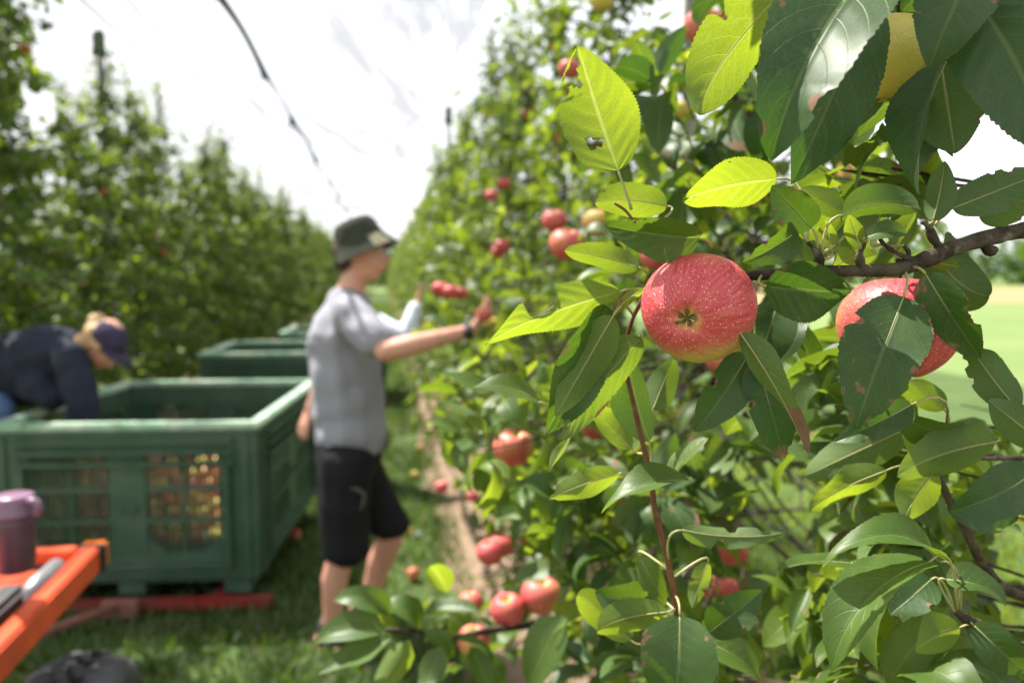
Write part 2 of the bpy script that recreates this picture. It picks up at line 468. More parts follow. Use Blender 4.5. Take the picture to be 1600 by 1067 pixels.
def ground_mat(name, cols, scale, bump=0.5, rough=0.95):
    t = NT(name)
    co = t.new('ShaderNodeTexCoord').outputs['Object']
    n1 = t.noise(co, scale, 6.0, 0.6); n2 = t.noise(co, scale * 9, 5.0, 0.7)
    c = t.mix(t.ss(n1, 0.35, 0.65), cols[0], cols[1])
    c = t.mix(t.ss(n2, 0.5, 0.72), c, cols[2])
    t.base(c, rough, 0.0, 0.2)
    t.bump(t.math('ADD', n1, n2), bump, 0.03)
    return t.m
M['lawn'] = ground_mat('lawn', ((0.038, 0.070, 0.016), (0.055, 0.092, 0.022), (0.085, 0.095, 0.038)), 1.2)
M['meadow'] = ground_mat('meadow', ((0.095, 0.145, 0.042), (0.118, 0.165, 0.052), (0.13, 0.155, 0.06)), 0.25)
M['soil'] = ground_mat('bare_soil', ((0.20, 0.14, 0.095), (0.26, 0.185, 0.13), (0.12, 0.085, 0.05)), 3.0, 0.8)
M['stubble'] = ground_mat('stubble', ((0.19, 0.15, 0.07), (0.22, 0.175, 0.085), (0.16, 0.15, 0.06)), 0.2)
M['hill'] = ground_mat('wooded_hill', ((0.10, 0.14, 0.13), (0.08, 0.12, 0.11), (0.13, 0.16, 0.14)), 0.02)
# ------------------------------------------------------------------ leaves
def leaf_prof(u):
    u = np.clip(u, 0, 1)
    p = (u ** 0.55) * ((1 - u) ** 0.84)
    p = p / 0.4066
    return p

def leaf_grid(L, Wd, fold=18, curl=30, twist=0, wave=0.02, cup=0.0, nu=8, nv=4, serr=0.0, teeth=22, seed=0, ph=0.0, notches=()):
    """vertices of a leaf: base at origin, midrib along +X, upper face +Z (before bending)"""
    r = np.random.default_rng(seed)
    u = np.linspace(0, 1, nu + 1); s = np.linspace(-1, 1, nv + 1)
    U, S = np.meshgrid(u, s, indexing='ij')
    hw = np.maximum(Wd * 0.5 * leaf_prof(U), 0.004 * L)
    if serr:
        saw = (U * teeth + (S > 0) * 0.4) % 1.0
        hw = hw * (1 + serr * np.abs(S) ** 8 * (saw - 0.5) * 2 * np.sin(np.pi * np.clip(U, 0.03, 0.97)) ** 0.3)
        hw = hw * (1 + 0.05 * np.abs(S) * np.sin(U * 9 + r.uniform(0, 6) + S * 1.3))
    for (u0, sd_, rad) in notches:                        # bites out of the margin
        q = np.abs(U - u0) / (rad * 1.2)
        hw = np.where((S * sd_) > 0, hw * (1 - min(.72, 1.7 * rad / (Wd * 0.5)) * np.clip(1.25 - q ** 2 + 0.25 * np.sin(U * 140 + u0 * 50), 0, 1) ** .6), hw)
    th = RAD(curl) * (u - 0.15) * (1 + 0.6 * u)
    dx = np.cos(th); dz = -np.sin(th)
    cx = np.concatenate([[0], np.cumsum((dx[1:] + dx[:-1]) / 2)]) / nu * L
    cz = np.concatenate([[0], np.cumsum((dz[1:] + dz[:-1]) / 2)]) / nu * L
    fo = RAD(fold)
    y = hw * S * math.cos(fo)
    z = np.abs(hw * S) * math.sin(fo) - cup * (hw * S) ** 2 / max(Wd * 0.5, 1e-6)
    k = r.uniform(5, 8)
    z = z + wave * L * np.abs(S) ** 1.5 * np.sin(U * k + ph + (S > 0) * 2.1) * np.sin(np.pi * U) ** 0.5
    if nv >= 8:                                            # puckers between the veins
        z = z + 0.0032 * L * np.sin((U - 0.26 * np.abs(S) ** 1.4) * 7.5 * 2 * np.pi) * np.clip(np.abs(S) * (1 - np.abs(S)) * 4, 0, 1)
    tw = RAD(twist) * U
    y, z = y * np.cos(tw) - z * np.sin(tw), y * np.sin(tw) + z * np.cos(tw)
    nx = np.sin(th)[:, None]; nz = np.cos(th)[:, None]
    V = np.stack([cx[:, None] + z * nx, y, cz[:, None] + z * nz], -1).reshape(-1, 3)
    uv = np.stack([U, S * 0.5 + 0.5], -1).reshape(-1, 2)
    i = np.arange(nu)[:, None] * (nv + 1) + np.arange(nv)[None, :]
    F = np.stack([i, i + nv + 1, i + nv + 2, i + 1], -1).reshape(-1, 4)
    chord = math.hypot(cx[-1], cz[-1])
    tip = np.array([cx[-1], 0, cz[-1]])
    return V, F, uv, chord, tip

def frame(base, tip, nrm):
    X = (tip - base).normalized()
    Z = (nrm - X * nrm.dot(X)).normalized()
    Y = Z.cross(X)
    return Matrix(((X.x, Y.x, Z.x, base.x), (X.y, Y.y, Z.y, base.y), (X.z, Y.z, Z.z, base.z), (0, 0, 0, 1)))

SKEL = []      # points of twigs that petioles may grow from

def hero_leaf(root, spec, nu=66, nv=10):
    (bx, by, tx, ty, w, yb, yt, face) = spec[:8]
    o = dict(roll=0, fold=14, curl=18, twist=None, wave=0.042, cup=0.0, yel=0.2, dry=0.1, bites=(), seed=0, pet=None, tilt=0, tipdry=0)
    if len(spec) > 8: o.update(spec[8])
    seed = o['seed'] or int(bx * 7 + by * 13 + tx) % 9973
    r0 = random.Random(seed)
    if o['twist'] is None: o['twist'] = r0.uniform(-22, 22)
    o['curl'] = o['curl'] * r0.uniform(1.0, 1.9)
    if not o['bites'] and r0.random() < .45:
        o['bites'] = tuple((r0.uniform(.35, .98), r0.choice((-1, 1)) * r0.uniform(.9, 1.05), r0.uniform(.012, .045)) for _ in range(r0.randint(1, 3)))
    B, Tp = P(bx, by, yb), P(tx, ty, yt)
    dist = (yb + yt) / 2
    Wd = w / FPX * dist / max(0.35, math.cos(RAD(o['roll'])) * math.cos(RAD(o['fold'])))
    ch = (Tp - B).length
    notches = [b_ for b_ in o['bites'] if abs(b_[1]) >= .85]
    o['bites'] = [b_ for b_ in o['bites'] if abs(b_[1]) < .85]
    if o['bites']: nu, nv = 110, 22
    V, F, uv, chord, tip = leaf_grid(1.0, Wd / ch, o['fold'], o['curl'], o['twist'], o['wave'], o['cup'], nu, nv, 0.034, 30 + seed % 9, seed, o.get('ph', seed % 6), notches)
    V = V * (ch / chord)
    tip = tip * (ch / chord)
    # turn the chord onto +X
    a = math.atan2(tip[2], tip[0])
    ca, sa = math.cos(a), math.sin(a)
    V = np.stack([V[:, 0] * ca + V[:, 2] * sa, V[:, 1], -V[:, 0] * sa + V[:, 2] * ca], -1)
    X = (Tp - B).normalized()
    toc = (CAM - (B + Tp) / 2).normalized()
    n0 = (toc - X * toc.dot(X)).normalized()
    n0 = Matrix.Rotation(RAD(o['roll']), 3, X) @ n0
    if o['tilt']:
        a_, b_ = (Matrix.Rotation(RAD(s_ * o['tilt']), 3, X) @ n0 for s_ in (1, -1))
        n0 = a_ if a_.dot(SUN) > b_.dot(SUN) else b_
    if face == 'L' and o['yel'] > .38:                     # young blades hang across the light
        n0 = n0 - SUN * .55; n0 = (n0 - X * X.dot(n0)).normalized()
    if face == 'U': nn = n0
    else: nn = -n0
    Mx = frame(B, Tp, nn)
    bite = np.zeros(len(V))
    for (u0, sd_, rad) in notches:
        sg = (uv[:, 1] * 2 - 1) * sd_
        bite = np.maximum(bite, np.clip(1.15 - np.hypot((uv[:, 0] - u0) / (rad * 2.0), (1 - sg) / .55), 0, 1) * (sg > 0))
    keep = np.ones(len(F), bool)
    r = np.random.default_rng(seed)
    cu = uv[F].mean(1)
    asp = ch / max(Wd, 1e-6)
    for (u0, s0, rad) in o['bites']:
        def dd(q):
            du = (q[:, 0] - u0); ds = ((q[:, 1] * 2 - 1) - s0) / 2 / asp
            an = np.arctan2(ds, du)
            return np.hypot(du, ds) / (rad * (1 + 0.22 * np.sin(3 * an + s0 * 9) + 0.15 * np.sin(7 * an + u0 * 20)))
        bite = np.maximum(bite, np.clip(1.75 - dd(uv), 0, 1))
        keep &= dd(cu) > 1.0
    F = F[keep]
    me = fast_mesh('leaf', V, F, M['leaf'], True, uv)
    at = me.attributes.new('bite', 'FLOAT', 'POINT'); at.data.foreach_set('value', bite.astype(np.float32))
    lf = obj('leaf', me, None, root, Mx)
    lf.color = (o['yel'], o['dry'], o['tipdry'], 1)
    # petiole with the midrib running on under the blade
    if o['pet'] is not False:
        tgt = None
        if o['pet']:
            tgt = P(o['pet'][0], o['pet'][1], o['pet'][2] if len(o['pet']) > 2 else yb)
        elif SKEL:
            c = min(SKEL, key=lambda q: (q - B).length)
            if (c - B).length < 0.06: tgt = c
        if tgt is None:
            tgt = B - X * 0.022 + Vector((0.003, 0.008, -0.004))
        d = (tgt - B).length
        p1 = B - X * d * 0.45
        pts = []
        for k in range(7):
            s = k / 6
            pts.append(B * (1 - s) ** 2 + p1 * 2 * s * (1 - s) + tgt * s * s)
        mb = MB()
        Mi = Mx.inverted()
        rs = [0.0008 + 0.0004 * k / 6 for k in range(7)]
        mb.tube([Mi @ p for p in pts], rs, 6)
        # midrib, tapering to the tip, on the under side
        q = nv // 2
        idx = [i * (nv + 1) + q for i in range(0, nu - 3, 4)]
        rib = [Vector(V[i]) - Vector((0, 0, 0.0003)) for i in idx]
        if not o['bites']:
            mb.tube(rib, [0.0006 * (1 - 0.85 * k / len(rib)) for k in range(len(rib))], 5)
        obj('petiole', mb.mesh('petiole', [M['petiole']], True), None, lf, Mx)
    return lf

# leaf shapes shared by the less sharp leaves
NEAR_V = [leaf_grid(1.0, r, f, c, tw, wv, 0, 6, 4, 0, 0, 11 + i) for i, (r, f, c, tw, wv) in enumerate((
    (0.56, 14, 25, 5, .02), (0.50, 26, 45, -12, .03), (0.60, 8, 60, 10, .035), (0.47, 34, 15, 14, .02),
    (0.55, 18, 80, -6, .03), (0.52, 12, 5, 18, .04), (0.44, 40, 50, -20, .03), (0.58, 10, -25, 8, .03),
    (0.64, 6, 35, 22, .045), (0.40, 24, 70, -28, .05), (0.53, 30, -10, -10, .05), (0.60, 20, 95, 14, .04), (0.48, 16, 30, 34, .05), (0.57, 36, 20, -16, .06)))]
FAR_V = [leaf_grid(1.0, r, f, c, 0, .03, 0, 3, 2, 0, 0, 31 + i) for i, (r, f, c) in enumerate(((0.58, 16, 40), (0.52, 28, 60), (0.6, 8, 15)))]
NEAR_ME = {}
def near_leaf_mesh(i):
    if i not in NEAR_ME:
        V, F, uv, _, _ = NEAR_V[i]
        V = V.copy()
        me = fast_mesh('leaf', V, F, M['leaf'], True, uv)
        NEAR_ME[i] = me
    return NEAR_ME[i]

def leaves_mesh(name, fr, templates):
    """one mesh from many leaf frames: list of (pos, xdir, normal, size, yel, dry)"""
    Vs, Fs, UVs, Ts = [], [], [], []
    A = np.array([(*f[0], *f[1], *f[2], f[3], f[4], f[5]) for f in fr], float)
    which = np.arange(len(fr)) % len(templates)
    off = 0
    rr = np.random.default_rng(len(fr))
    for k, (V, F, uv, _, _) in enumerate(templates):
        a = A[which == k]
        n = len(a)
        if not n: continue
        p, X, N, s = a[:, 0:3], a[:, 3:6], a[:, 6:9], a[:, 9]
        X = X / np.linalg.norm(X, axis=1, keepdims=True)
        Z = N - X * (N * X).sum(1, keepdims=True); Z = Z / np.maximum(np.linalg.norm(Z, axis=1, keepdims=True), 1e-6)
        Y = np.cross(Z, X)
        w = p[:, None, :] + s[:, None, None] * (V[None, :, 0:1] * X[:, None, :] + V[None, :, 1:2] * Y[:, None, :] + V[None, :, 2:3] * Z[:, None, :])
        m = len(V)
        Vs.append(w.reshape(-1, 3))
        Fs.append((F[None] + (np.arange(n) * m)[:, None, None] + off).reshape(-1, 4))
        UVs.append(np.tile(uv, (n, 1)))
        tn = np.stack([a[:, 10], a[:, 11], rr.random(n), np.ones(n)], -1)
        Ts.append(np.repeat(tn, m, axis=0))
        off += n * m
    return fast_mesh(name, np.concatenate(Vs), np.concatenate(Fs), M['crown'], True, np.concatenate(UVs), np.concatenate(Ts))

def rnd_unit(r):
    while True:
        v = Vector((r.uniform(-1, 1), r.uniform(-1, 1), r.uniform(-1, 1)))
        if 0.05 < v.length < 1: return v.normalized()

YSHIFT = 0.0
def rosette(c, axis, r, n, size, out, yel=None, lo=(0, 0, -0.25)):
    """a spur: n leaves radiating round axis at point c"""
    a0 = r.uniform(0, 6.28)
    side = axis.orthogonal().normalized(); s2 = axis.cross(side)
    for k in range(n):
        a = a0 + k * 2.4
        d = (side * math.cos(a) + s2 * math.sin(a)) * r.uniform(0.7, 1.1) + axis * r.uniform(0.2, 0.9) + Vector(lo) + rnd_unit(r) * 0.25
        d.normalize()
        up = Vector((0, 0, 1)) + rnd_unit(r) * 0.75
        s = size * r.uniform(0.6, 1.15)
        y = min(1, YSHIFT + r.betavariate(1.2, 2.4)) if yel is None else min(1, max(0, yel + r.uniform(-.2, .25)))
        dr = r.choice((0, 0, 0, 0.1, 0.25, 0.45))
        out.append((c + d * r.uniform(0.008, 0.025), d, up, s, y, dr))

def grow_tree(r, H=3.3, base=0.5, reach=0.62, nb=30, leaf=0.078, spurs=7, per=6, low=0.35, shoots=7):
    """spindle apple tree: tubes for wood, frames for leaves, and spots where fruit hangs"""
    wood = MB(); fr = []; fruit = []
    tp = [Vector((r.uniform(-.03, .03) * i / 6, r.uniform(-.03, .03) * i / 6, H * i / 10)) for i in range(11)]
    wood.tube(tp, [0.032 * (1 - 0.8 * i / 10) for i in range(11)], 7)
    def tpos(z):
        f = min(9.999, max(0, z / H * 10)); i = int(f)
        return tp[i].lerp(tp[i + 1], f - i)
    for b in range(nb):
        z0 = low + (H - low - 0.15) * ((b + r.uniform(-.3, .3)) / nb)
        h = max(0, min(1, (z0 - low) / (H - low)))
        L = reach * (1.05 - 0.72 * h ** 1.2) * r.uniform(0.65, 1.15)
        a = b * 2.399 + r.uniform(-.4, .4)
        d = Vector((math.cos(a), math.sin(a), r.uniform(0.0, 0.55)))
        p = tpos(z0); pts = [p.copy()]
        ns = max(3, int(L / 0.09))
        for k in range(ns):
            d = (d + Vector((r.uniform(-.16, .16), r.uniform(-.16, .16), -0.09 + r.uniform(-.12, .12)))).normalized()
            p = p + d * (L / ns); pts.append(p.copy())
        wood.tube(pts, [0.010 * (1 - 0.75 * k / ns) for k in range(ns + 1)], 5)
        nspur = max(3, int(spurs * L / reach * 1.4))
        for k in range(nspur):
            f = (k + r.uniform(0.2, 0.9)) / nspur * ns; i = min(ns - 1, int(f))
            c = pts[i].lerp(pts[i + 1], f - i)
            ax = (Vector((r.uniform(-1, 1), r.uniform(-1, 1), r.uniform(-.2, 1)))).normalized()
            q = c + ax * r.uniform(0.015, 0.07)
            wood.tube([c, q], [0.003, 0.002], 4, cap=False)
            rosette(q, ax, r, r.randint(per - 2, per + 1), leaf, fr)
            if r.random() < 0.35: fruit.append(q + Vector((0, 0, -0.055)))
        # side shoot
        if r.random() < 0.7:
            i = r.randint(1, ns - 1); c = pts[i]
            dd = (Vector((r.uniform(-1, 1), r.uniform(-1, 1), r.uniform(0.1, 1.2)))).normalized()
            Ls = r.uniform(0.15, 0.34)
            sp = [c + dd * Ls * k / 4 + Vector((0, 0, -0.02 * k * k / 16)) for k in range(5)]
            wood.tube(sp, [0.004, .0035, .003, .0025, .0015], 4, cap=False)
            n = int(Ls / 0.022)
            for k in range(n):
                f = (k + .5) / n * 4; i2 = int(f)
                rosette(sp[i2].lerp(sp[min(4, i2 + 1)], f - i2), dd, r, 1, leaf * 0.85, fr, r.betavariate(1.6, 2.2))
    for k in range(shoots):                                      # upright shoots at the top
        c = tpos(H - r.uniform(0, 0.5))
        dd = Vector((r.uniform(-.35, .35), r.uniform(-.35, .35), 1)).normalized()
        Ls = r.uniform(0.25, 0.6)
        sp = [c + dd * Ls * q / 4 for q in range(5)]
        wood.tube(sp, [0.005, .0045, .004, .003, .002], 4, cap=False)
        n = int(Ls / 0.022)
        for q in range(n):
            f = (q + .5) / n * 4; i2 = int(f)
            rosette(sp[i2].lerp(sp[min(4, i2 + 1)], f - i2), dd, r, 1, leaf * 0.8, fr, r.betavariate(2, 2))
    return wood, fr, fruit

# ------------------------------------------------------------------ apples
def apple_mesh(name, nu=40, nv=40):
    vs, fs = [], []
    for i in range(nu + 1):
        t = math.pi * (i + 0.0) / nu
        for k in range(nv):
            a = 2 * math.pi * k / nv
            x = math.sin(t) * (1 + 0.07 * math.cos(t))
            z = 0.90 * math.cos(t)
            if math.cos(t) > 0: z -= 0.42 * math.exp(-(x / 0.27) ** 2)
            else: z += 0.20 * math.exp(-(x / 0.22) ** 2) * (1 + 0.25 * math.cos(5 * a)) - 0.02 * math.cos(5 * a) * math.exp(-((x - 0.42) / 0.2) ** 2)
            w = 1 + 0.024 * math.cos(2 * a + 1) + 0.012 * math.cos(3 * a) + 0.02 * math.cos(t) * math.cos(a)
            vs.append((x * math.cos(a) * w, x * math.sin(a) * w, z))
    for i in range(nu):
        for k in range(nv):
            k2 = (k + 1) % nv
            fs.append((i*nv+k, (i+1)*nv+k, (i+1)*nv+k2, i*nv+k2))
    me = bpy.data.meshes.new(name); me.from_pydata(vs, [], fs)
    me.materials.append(M['apple'])
    me.polygons.foreach_set('use_smooth', [True] * len(fs))
    import bmesh
    bm = bmesh.new(); bm.from_mesh(me); bmesh.ops.remove_doubles(bm, verts=bm.verts, dist=1e-5); bm.to_mesh(me); bm.free()
    return me
APPLE_HI = apple_mesh('apple', 64, 64)
APPLE_MID = apple_mesh('apple', 24, 24)
APPLE_LO = apple_mesh('apple', 11, 12)
smb = MB(); smb.tube([(0, 0, 0.44), (0.03, 0.0, 0.7), (0.02, 0.04, 0.95), (0.08, 0.06, 1.2)], [0.05, 0.035, 0.03, 0.045], 6)
STEM = smb.mesh('stem', [M['bark']], True)
def calyx_mesh():
    mb = MB(); r = random.Random(4)
    for k in range(5):
        a = k * 1.257 + r.uniform(-.3, .3)
        l = r.uniform(0.75, 1.25)
        pts = []
        for j in range(6):
            s = j / 5
            rad = 0.03 + 0.125 * math.sin(s * 2.1) * l
            tw = a + s * r.uniform(-.5, .5)
            pts.append((rad * math.cos(tw), rad * math.sin(tw), -0.70 - 0.19 * s * l + 0.06 * s * s))
        mb.tube(pts, [0.026, .030, .026, .02, .014, .006], 6)
    for k in range(9):
        a = k * .7; mb.tube([(0.02 * math.cos(a), .02 * math.sin(a), -.68), (.04 * math.cos(a), .04 * math.sin(a), -.78)], [.008, .005], 4)
    return mb.mesh('calyx', [M['sepal']], True)
CALYX = calyx_mesh()

def apple(c, rad, label, axis=(0, 0, 1), blush=0.8, yside=(0.5, 0.5), lod=1, group=None, spin=0.0, sub=True, ydir=None):
    ax = Vector(axis).normalized()
    q = ax.to_track_quat('Z', 'Y').to_matrix().to_4x4()
    Mx = T(c) @ q @ Matrix.Rotation(spin, 4, 'Z') @ Matrix.Scale(rad, 4)
    if ydir is not None:
        lv = Mx.to_3x3().normalized().inverted() @ Vector(ydir).normalized()
        yside = (0.5 + lv.x * .5, 0.5 + lv.y * .5)
    o = obj('apple', (APPLE_LO, APPLE_MID, APPLE_HI)[lod], None, None, Mx)
    o.color = (blush, yside[0], yside[1], 1)
    tag(o, label, 'apple', group)
    if sub:
        obj('stem', STEM, None, o, Mx)
        obj('calyx', CALYX, None, o, Mx)
    return o

# ------------------------------------------------------------------ bodies grown as one surface
ICO = None
def blob(name, strokes, voxel, mat, smooth=5, disp=0.0):
    import bmesh
    global ICO
    if ICO is None:
        bm = bmesh.new(); bmesh.ops.create_icosphere(bm, subdivisions=2, radius=1)
        ICO = (np.array([v.co[:] for v in bm.verts]), np.array([[v.index for v in f.verts] for f in bm.faces])); bm.free()
    iv, fi = ICO
    Vs, Fs, off = [], [], 0
    for st in strokes:
        sc = np.array(st.get('s', (1, 1, 1)), float)
        R = np.array(st['R']) if 'R' in st else np.eye(3)
        pts = st['p']
        for i in range(len(pts)):
            a = pts[i]; b = pts[min(i + 1, len(pts) - 1)]
            pa, ra = np.array(a[0]), a[1]; pb, rb = np.array(b[0]), b[1]
            L = np.linalg.norm(pb - pa)
            n = max(1, int(math.ceil(L / (0.28 * min(ra, rb))))) if L > 0 else 1
            for k in range(n):
                t = k / n
                c = pa + (pb - pa) * t; r_ = ra + (rb - ra) * t
                Vs.append((iv * sc * r_) @ R.T + c); Fs.append(fi + off); off += len(iv)
    V = np.concatenate(Vs); F = np.concatenate(Fs)
    me = bpy.data.meshes.new(name)
    me.from_pydata(V.tolist(), [], F.tolist())
    tmp = bpy.data.objects.new('tmp', me); COL.objects.link(tmp)
    rm = tmp.modifiers.new('r', 'REMESH'); rm.mode = 'VOXEL'; rm.voxel_size = voxel; rm.use_smooth_shade = True
    if smooth:
        sm = tmp.modifiers.new('s', 'SMOOTH'); sm.factor = 0.5; sm.iterations = smooth
    dg = bpy.context.evaluated_depsgraph_get()
    out = bpy.data.meshes.new_from_object(tmp.evaluated_get(dg))
    out.name = name
    bpy.data.objects.remove(tmp); bpy.data.meshes.remove(me)
    if disp:
        for v in out.vertices:
            v.co += v.normal * disp * (mnoise.noise(v.co * 11) + 0.5 * mnoise.noise(Vector((v.co.x * 14, v.co.y * 14, v.co.z * 6 + v.co.x * 12))))
    out.materials.clear(); out.materials.append(mat)
    return out

def S(*pts, **k):
    d = dict(p=[(tuple(p[0]), p[1]) for p in pts]); d.update(k); return d

def hand_strokes(wrist, d, n, size=0.19, curl=0.5, spread=0.25, thumb=1):
    """a palm and five bent fingers; d points along the hand, n out of its back"""
    d = Vector(d).normalized(); n = Vector(n); n = (n - d * n.dot(d)).normalized(); s = d.cross(n) * thumb
    w = Vector(wrist); k = size / 0.19
    out = []
    kn = w + d * 0.088 * k
    for j in (-1, 0, 1):
        out.append(S((w + s * 0.010 * j * k, 0.017 * k), (kn + s * 0.022 * j * k, 0.015 * k)))
    for j, (o, l) in enumerate(((0.033, 0.068), (0.011, 0.078), (-0.011, 0.073), (-0.032, 0.056))):
        p = kn + s * o * k; dd = (d + s * o * spread * 8).normalized()
        pts = [(p, 0.0095 * k)]
        for q, c in ((0.45, curl * .5), (0.32, curl), (0.23, curl * 1.4)):
            dd = (dd - n * math.tan(min(1.2, c)) * 0.7).normalized()
            p = p + dd * l * q * k; pts.append((p, (0.0088 - q * 0 - 0.0006 * len(pts)) * k))
        out.append(S(*pts))
    p = w + d * 0.02 * k + s * 0.022 * k
    pts = [(p, 0.014 * k)]
    dd = (d * 0.75 + s * 0.7 - n * 0.25).normalized()
    for l, c in ((0.04, 0.0), (0.032, 0.25), (0.026, 0.3)):
        dd = (dd - s * c - n * 0.1).normalized(); p = p + dd * l * k; pts.append((p, (0.0115 - 0.0008 * len(pts)) * k))
    out.append(S(*pts))
    return out
# ------------------------------------------------------------------ ground and far country
def sheet(name, pts, z, mat, kind='structure', nx=1):
    me = bpy.data.meshes.new(name)
    me.from_pydata([(p[0], p[1], z) for p in pts], [], [tuple(range(len(pts)))])
    return tag(obj(name, me, mat), kind=kind)
sheet('ground', [(-900, -60), (900, -60), (900, 2600), (-900, 2600)], 0.0, M['meadow'])
def strip(a0, a1, t0, t1): return [RP(a0, t0), RP(a1, t0), RP(a1, t1), RP(a0, t1)]
sheet('grass_alley', strip(-2.1, 0.34, -3, 75), 0.004, M['lawn'])
sheet('lawn', strip(1.45, 9, -3, 75), 0.004, M['lawn'])
def rough_strip(name, a0, a1, t0, t1, mat, z=0.004, n=220, m=7):
    vs, fs = [], []
    for i in range(n + 1):
        for j in range(m + 1):
            t = t0 + (t1 - t0) * (i / n) ** 1.6; a = a0 + (a1 - a0) * j / m
            e = 1 if j in (0, m) else 0
            p = RP(a + e * 0.10 * mnoise.noise(Vector((t * 2.3, j, 1))), t)
            vs.append((p.x, p.y, z + 0.02 + (0 if e else 0.025 * mnoise.noise(Vector((p.x * 5, p.y * 5, 0))) + .01)) if not e else (p.x, p.y, z))
    for i in range(n):
        for j in range(m):
            k = i * (m + 1) + j; fs.append((k, k + 1, k + m + 2, k + m + 1))
    me = bpy.data.meshes.new(name); me.from_pydata(vs, [], fs); me.polygons.foreach_set('use_smooth', [True] * len(fs))
    return tag(obj(name, me, mat), kind='structure')
rough_strip('soil_strip', 0.30, 1.5, -1, 70, M['soil'], 0.006)
rough_strip('soil_strip', -3.1, -2.05, -1, 70, M['soil'], 0.006)
sheet('stubble_field', [(8, 46), (400, 30), (400, 105), (-4, 105)], 0.008, M['stubble'])
# low hills at the end of the country
hv, hf = [], []
for i in range(81):
    x = -1400 + 35 * i
    h = 60 + 30 * mnoise.noise(Vector((x * 0.003, 3, 0))) + 12 * mnoise.noise(Vector((x * 0.012, 7, 0)))
    hv += [(x, 2100, -2), (x, 2200, h), (x, 2400, -2)]
for i in range(80):
    hf += [(3*i, 3*i+3, 3*i+4, 3*i+1), (3*i+1, 3*i+4, 3*i+5, 3*i+2)]
me = bpy.data.meshes.new('hills'); me.from_pydata(hv, [], hf)
tag(obj('hills', me, M['hill']), kind='structure')
# distant wood as one mass of leaf clumps
r = random.Random(3)
fr = []
for k in range(150):
    cx, cy, hh, ww = r.uniform(-60, 190), r.uniform(122, 150), r.uniform(5.5, 8.5), r.uniform(2.5, 5)
    for j in range(70):
        v = rnd_unit(r); p = Vector((cx + v.x * ww, cy + v.y * ww, hh * 0.5 + v.z * hh * 0.52))
        fr.append((p, rnd_unit(r), v + rnd_unit(r) * 0.5, r.uniform(1.3, 2.4), r.uniform(0, .35), 0))
tag(obj('distant_wood', leaves_mesh('distant_wood', fr, FAR_V[:1])), 'line of dark trees far away beyond the pale field', None, kind='stuff')

def grass(name, pts_ab, n, h, kind='stuff', seed=1, tint=(0.25, 0.75)):
    g = np.random.default_rng(seed)
    a = g.uniform(pts_ab[0], pts_ab[1], n); t = pts_ab[2] + (pts_ab[3] - pts_ab[2]) * g.random(n) ** 1.5
    clump = np.array([mnoise.noise(Vector((x * 2.2, y * 2.2, seed))) for x, y in zip(a, t)])
    ok = clump + g.uniform(-.35, .6, n) > 0.0
    a, t = a[ok], t[ok]; n = len(a)
    base = a[:, None] * np.array(RS)[None] + t[:, None] * np.array(RD)[None]
    L = h * g.uniform(0.4, 1.3, n)
    th = g.uniform(0, 6.28, n); lean = g.uniform(0.1, 0.8, n)
    dirx, diry = np.cos(th), np.sin(th)
    w = 0.004 + 0.003 * g.random(n)
    def pt(f, side):
        out = base.copy()
        off = lean * L * f ** 2
        out[:, 0] += dirx * off - diry * w * side; out[:, 1] += diry * off + dirx * w * side
        out[:, 2] = 0.004 + L * f * (1 - 0.25 * lean * f)
        return out
    V = np.stack([pt(0, -1), pt(0, 1), pt(.55, .8), pt(.55, -.8), pt(1, .12), pt(1, -.12)], 1).reshape(-1, 3)
    F = np.array([[0, 1, 2, 3], [3, 2, 4, 5]])[None] + (np.arange(n) * 6)[:, None, None]
    uv = np.tile(np.array([[0.2, .2], [0.2, .8], [.5, .8], [.5, .2], [.8, .6], [.8, .4]]), (n, 1))
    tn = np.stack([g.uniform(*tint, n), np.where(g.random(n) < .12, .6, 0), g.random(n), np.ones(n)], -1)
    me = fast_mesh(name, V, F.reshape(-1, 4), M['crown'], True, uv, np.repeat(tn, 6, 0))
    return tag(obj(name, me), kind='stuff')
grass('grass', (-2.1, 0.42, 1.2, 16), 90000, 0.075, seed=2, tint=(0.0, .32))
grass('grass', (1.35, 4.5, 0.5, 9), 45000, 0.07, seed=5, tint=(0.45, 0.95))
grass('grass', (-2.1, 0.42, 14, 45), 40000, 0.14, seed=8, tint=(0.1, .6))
# fallen leaves and grass tufts on the soil
fr = []
r = random.Random(12)
for k in range(900):
    p = RP(r.uniform(-0.3, 1.5), r.uniform(1.0, 9), 0.03)
    fr.append((p, Vector((r.uniform(-1, 1), r.uniform(-1, 1), r.uniform(-.1, .2))), Vector((0, 0, 1)) + rnd_unit(r) * .5, r.uniform(0.04, .075), r.random(), r.choice((0.3, 0.9, 1.0))))
tag(obj('fallen_leaves', leaves_mesh('fallen_leaves', fr, FAR_V)), 'dry fallen leaves strewn on the soil strip', kind='stuff')

